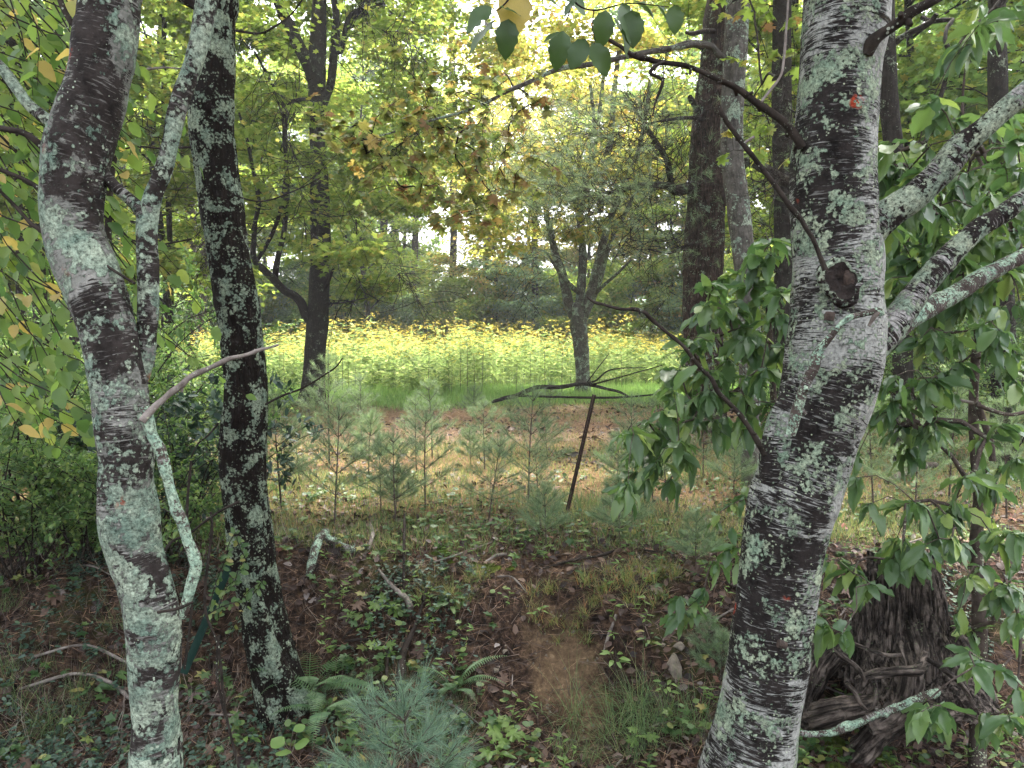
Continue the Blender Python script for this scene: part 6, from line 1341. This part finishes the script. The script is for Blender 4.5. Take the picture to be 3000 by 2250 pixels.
# tufts of turning grass on the crest, longer grass at the foot
def tuft(seed, n_, L, wid, mat, label, name='grass_clump', stiff=1.0):
    g_ = np.random.default_rng(seed); m = MB(); az = g_.uniform(0, 6.28, n_); ln = g_.uniform(.2, 1.1, n_) / stiff
    d0 = norm(np.column_stack([np.cos(az) * ln * .5, np.sin(az) * ln * .5, np.ones(n_)])); p = np.column_stack([g_.normal(0, L * .14, n_), g_.normal(0, L * .14, n_), np.zeros(n_) - .01]); LL = L * g_.uniform(.5, 1.15, n_); prev = p; w_ = wid
    sd_ = np.column_stack([-np.sin(az), np.cos(az), 0 * az]); V = [p - sd_ * w_ / 2, p + sd_ * w_ / 2]
    for e in range(5):
        d0 = norm(d0 + np.column_stack([np.cos(az) * ln, np.sin(az) * ln, -.5 * ln]) * .30); p = p + d0 * (LL / 5)[:, None]; ww = wid * (1 - (e + 1) / 5.2) / 2; V += [p - sd_ * ww, p + sd_ * ww]
    A = np.stack(V, 1); F = np.array([(2 * e, 2 * e + 1, 2 * e + 3, 2 * e + 2) for e in range(5)]); FF = F[None] + (np.arange(n_) * 12)[:, None, None]
    m.add(A.reshape(-1, 3), FF.reshape(-1, 4)); o = obj(name, m.mesh(name, mat)); tag(o, label, 'grass', 'grass clumps on the bank'); return o
ta = tuft(1, 70, .13, .0035, M['grass_o'], 'x'); tb = tuft(2, 60, .30, .0028, M['grass_s'], 'x'); tc_ = tuft(3, 60, .16, .003, M['grass_d'], 'x')
def put_tuft(o, u, v, s, lab):
    c = o.copy(); col.objects.link(c); p = PG(u, v); c.location = tuple(p); c.scale = (s,) * 3; c.rotation_euler = (.2, 0, g.uniform(0, 6.28)); c['label'] = lab
for k in range(26):
    put_tuft(ta, g.uniform(1700, 2010), g.uniform(1640, 1800), g.uniform(.6, 1.1), 'green and orange turning grass tuft on the crest right of the bare earth')
for k in range(14): put_tuft(ta, g.uniform(1560, 1720), g.uniform(1720, 1900), g.uniform(.5, .9), 'small turning grass tuft along the right rim of the bare earth')
for k in range(16): put_tuft(tb, g.uniform(1650, 2060), g.uniform(2050, 2290), g.uniform(.6, 1.1), 'long arching green grass clump at the bottom right of the bare earth')
for k in range(14): put_tuft(tb, g.uniform(10, 360), g.uniform(1750, 2250), g.uniform(.5, .9), 'arching grass clump in the dark left foreground')
for k in range(16): put_tuft(tc_, g.uniform(1150, 1560), g.uniform(1680, 1800), g.uniform(.5, .9), 'fine straw-coloured grass tuft at the top of the bare earth')
for k in range(8): put_tuft(tb, g.uniform(1150, 1400), g.uniform(2060, 2200), g.uniform(.4, .7), 'grass clump between the pale fern and the blue-green pine seedling')
# round-leaved plant and a few broad seedlings
def rosette(name, label, loc, tp, mat, n_, L, seed, up=.35, stem=.06):
    g_ = np.random.default_rng(seed); t = thing(name, label, 'plant', tuple(loc)); ms = leaf_meshes([tp], mat, 'leaf')[0]; st_ = MB()
    for q in range(n_):
        az = q * 2.4 + g_.normal(0, .2); d = Vector((math.cos(az), math.sin(az) - .25, up * g_.uniform(0, 1.2))); zc = stem * g_.uniform(.5, 1.3); p = Vector((d.x * .02, d.y * .02, zc))
        tube(st_, [(0, 0, -.01), tuple(p * .6), tuple(p)], [.0018, .0014, .001], 4, cap=False)
        o = obj('leaf', ms, t); o.matrix_local = basis(p, d, Vector((0, -.45, 1)) + Vector(g_.normal(0, .2, 3)), L * g_.uniform(.7, 1.15))
    obj('stem', st_.mesh('stem', M['stem']), t, kind='stuff')
RND = leaf_ovate(.95, .5, .05, -.05, .02, 8, 41); OAK = leaf_maple(9); LNC = leaf_ovate(.34, .5, .3, .15, .02, 8, 42)
rosette('round_leaf_plant', 'cluster of four shiny round leaves at the bottom edge below the ferns', P(845, 2215, 2.35) , RND, M['seed'], 4, .05, 1)
for k, (u, v, tp, mt, n_, L, lab) in enumerate([(1130, 1800, OAK, 'seed', 7, .075, 'bright lobed seedling on the left of the bank crest'), (1060, 1850, OAK, 'lf_herb', 6, .06, 'darker lobed seedling below the bright one'), (1120, 1930, OAK, 'seed', 6, .06, 'lobed seedling beside the propped stick'), (1480, 2190, OAK, 'seed', 7, .075, 'bright lobed oak-like seedling at the bottom under the bare earth'), (1440, 2230, LNC, 'seed', 8, .07, 'lance-leaved seedling at the bottom edge right of the pine seedling'), (1575, 1820, LNC, 'seed', 9, .045, 'narrow-leaved sprout at the rim of the bare earth'), (1800, 1960, LNC, 'seed', 9, .05, 'yellow-green narrow sprout on the dark bank right of the bare earth'), (1900, 1900, LNC, 'lf_herb', 8, .04, 'narrow sprout left of the pale stone'), (1460, 1760, RND, 'lf_herb', 3, .03, 'pair of heart-shaped leaves at the top of the bare earth'), (270, 2060, LNC, 'lf_herb', 9, .075, 'broad-leaved seedling left of the left birch'), (330, 2000, LNC, 'lf_herb', 7, .07, 'five-leaved seedling touching the left birch'), (350, 1930, RND, 'lf_herb', 2, .06, 'single rounded leaf behind the left birch'), (1950, 2050, LNC, 'seed', 8, .04, 'sprout below the pale stone'), (1000, 1980, OAK, 'lf_herb', 6, .06, 'lobed seedling above the small fern'), (620, 1980, LNC, 'lf_herb', 7, .06, 'leafy seedling left of the dark trunk foot'), (720, 2200, LNC, 'seed', 6, .05, 'sprout near the round leaves at the bottom'), (1320, 1790, LNC, 'lf_herb', 8, .06, 'leafy sprout left above the bare earth'), (1880, 2190, OAK, 'seed', 5, .05, 'lobed seedling among the long grass'), (560, 2060, LNC, 'lf_herb', 7, .06, 'small leafy seedling right of the left birch base')]):
    rosette('seedling', lab, PG(u, v), tp, M[mt], n_, L, 60 + k)
for o in (ta, tb, tc_): bpy.data.objects.remove(o)
ORD = 'first second third fourth fifth sixth seventh eighth ninth tenth eleventh twelfth thirteenth fourteenth fifteenth sixteenth seventeenth eighteenth nineteenth twentieth twenty-first twenty-second twenty-third twenty-fourth twenty-fifth twenty-sixth twenty-seventh twenty-eighth twenty-ninth thirtieth'.split()
byl = {}
for o in bpy.data.objects:
    if o.parent is None and o.get('group') in (FAR_G, 'bushes behind the wildflowers') and o.location.z > -50: byl.setdefault(o['label'], []).append(o)
for lab, os_ in byl.items():
    os_.sort(key=lambda o: o.location.x / o.location.y)
    if len(os_) > 1:
        for k, o in enumerate(os_): o['label'] = lab + ', ' + ORD[k] + ' of its colour from the left'
# drop the hidden masters
for o in [o for o in bpy.data.objects if o.parent is None and o.type == 'EMPTY' and o.location.z < -50]: drop(o)
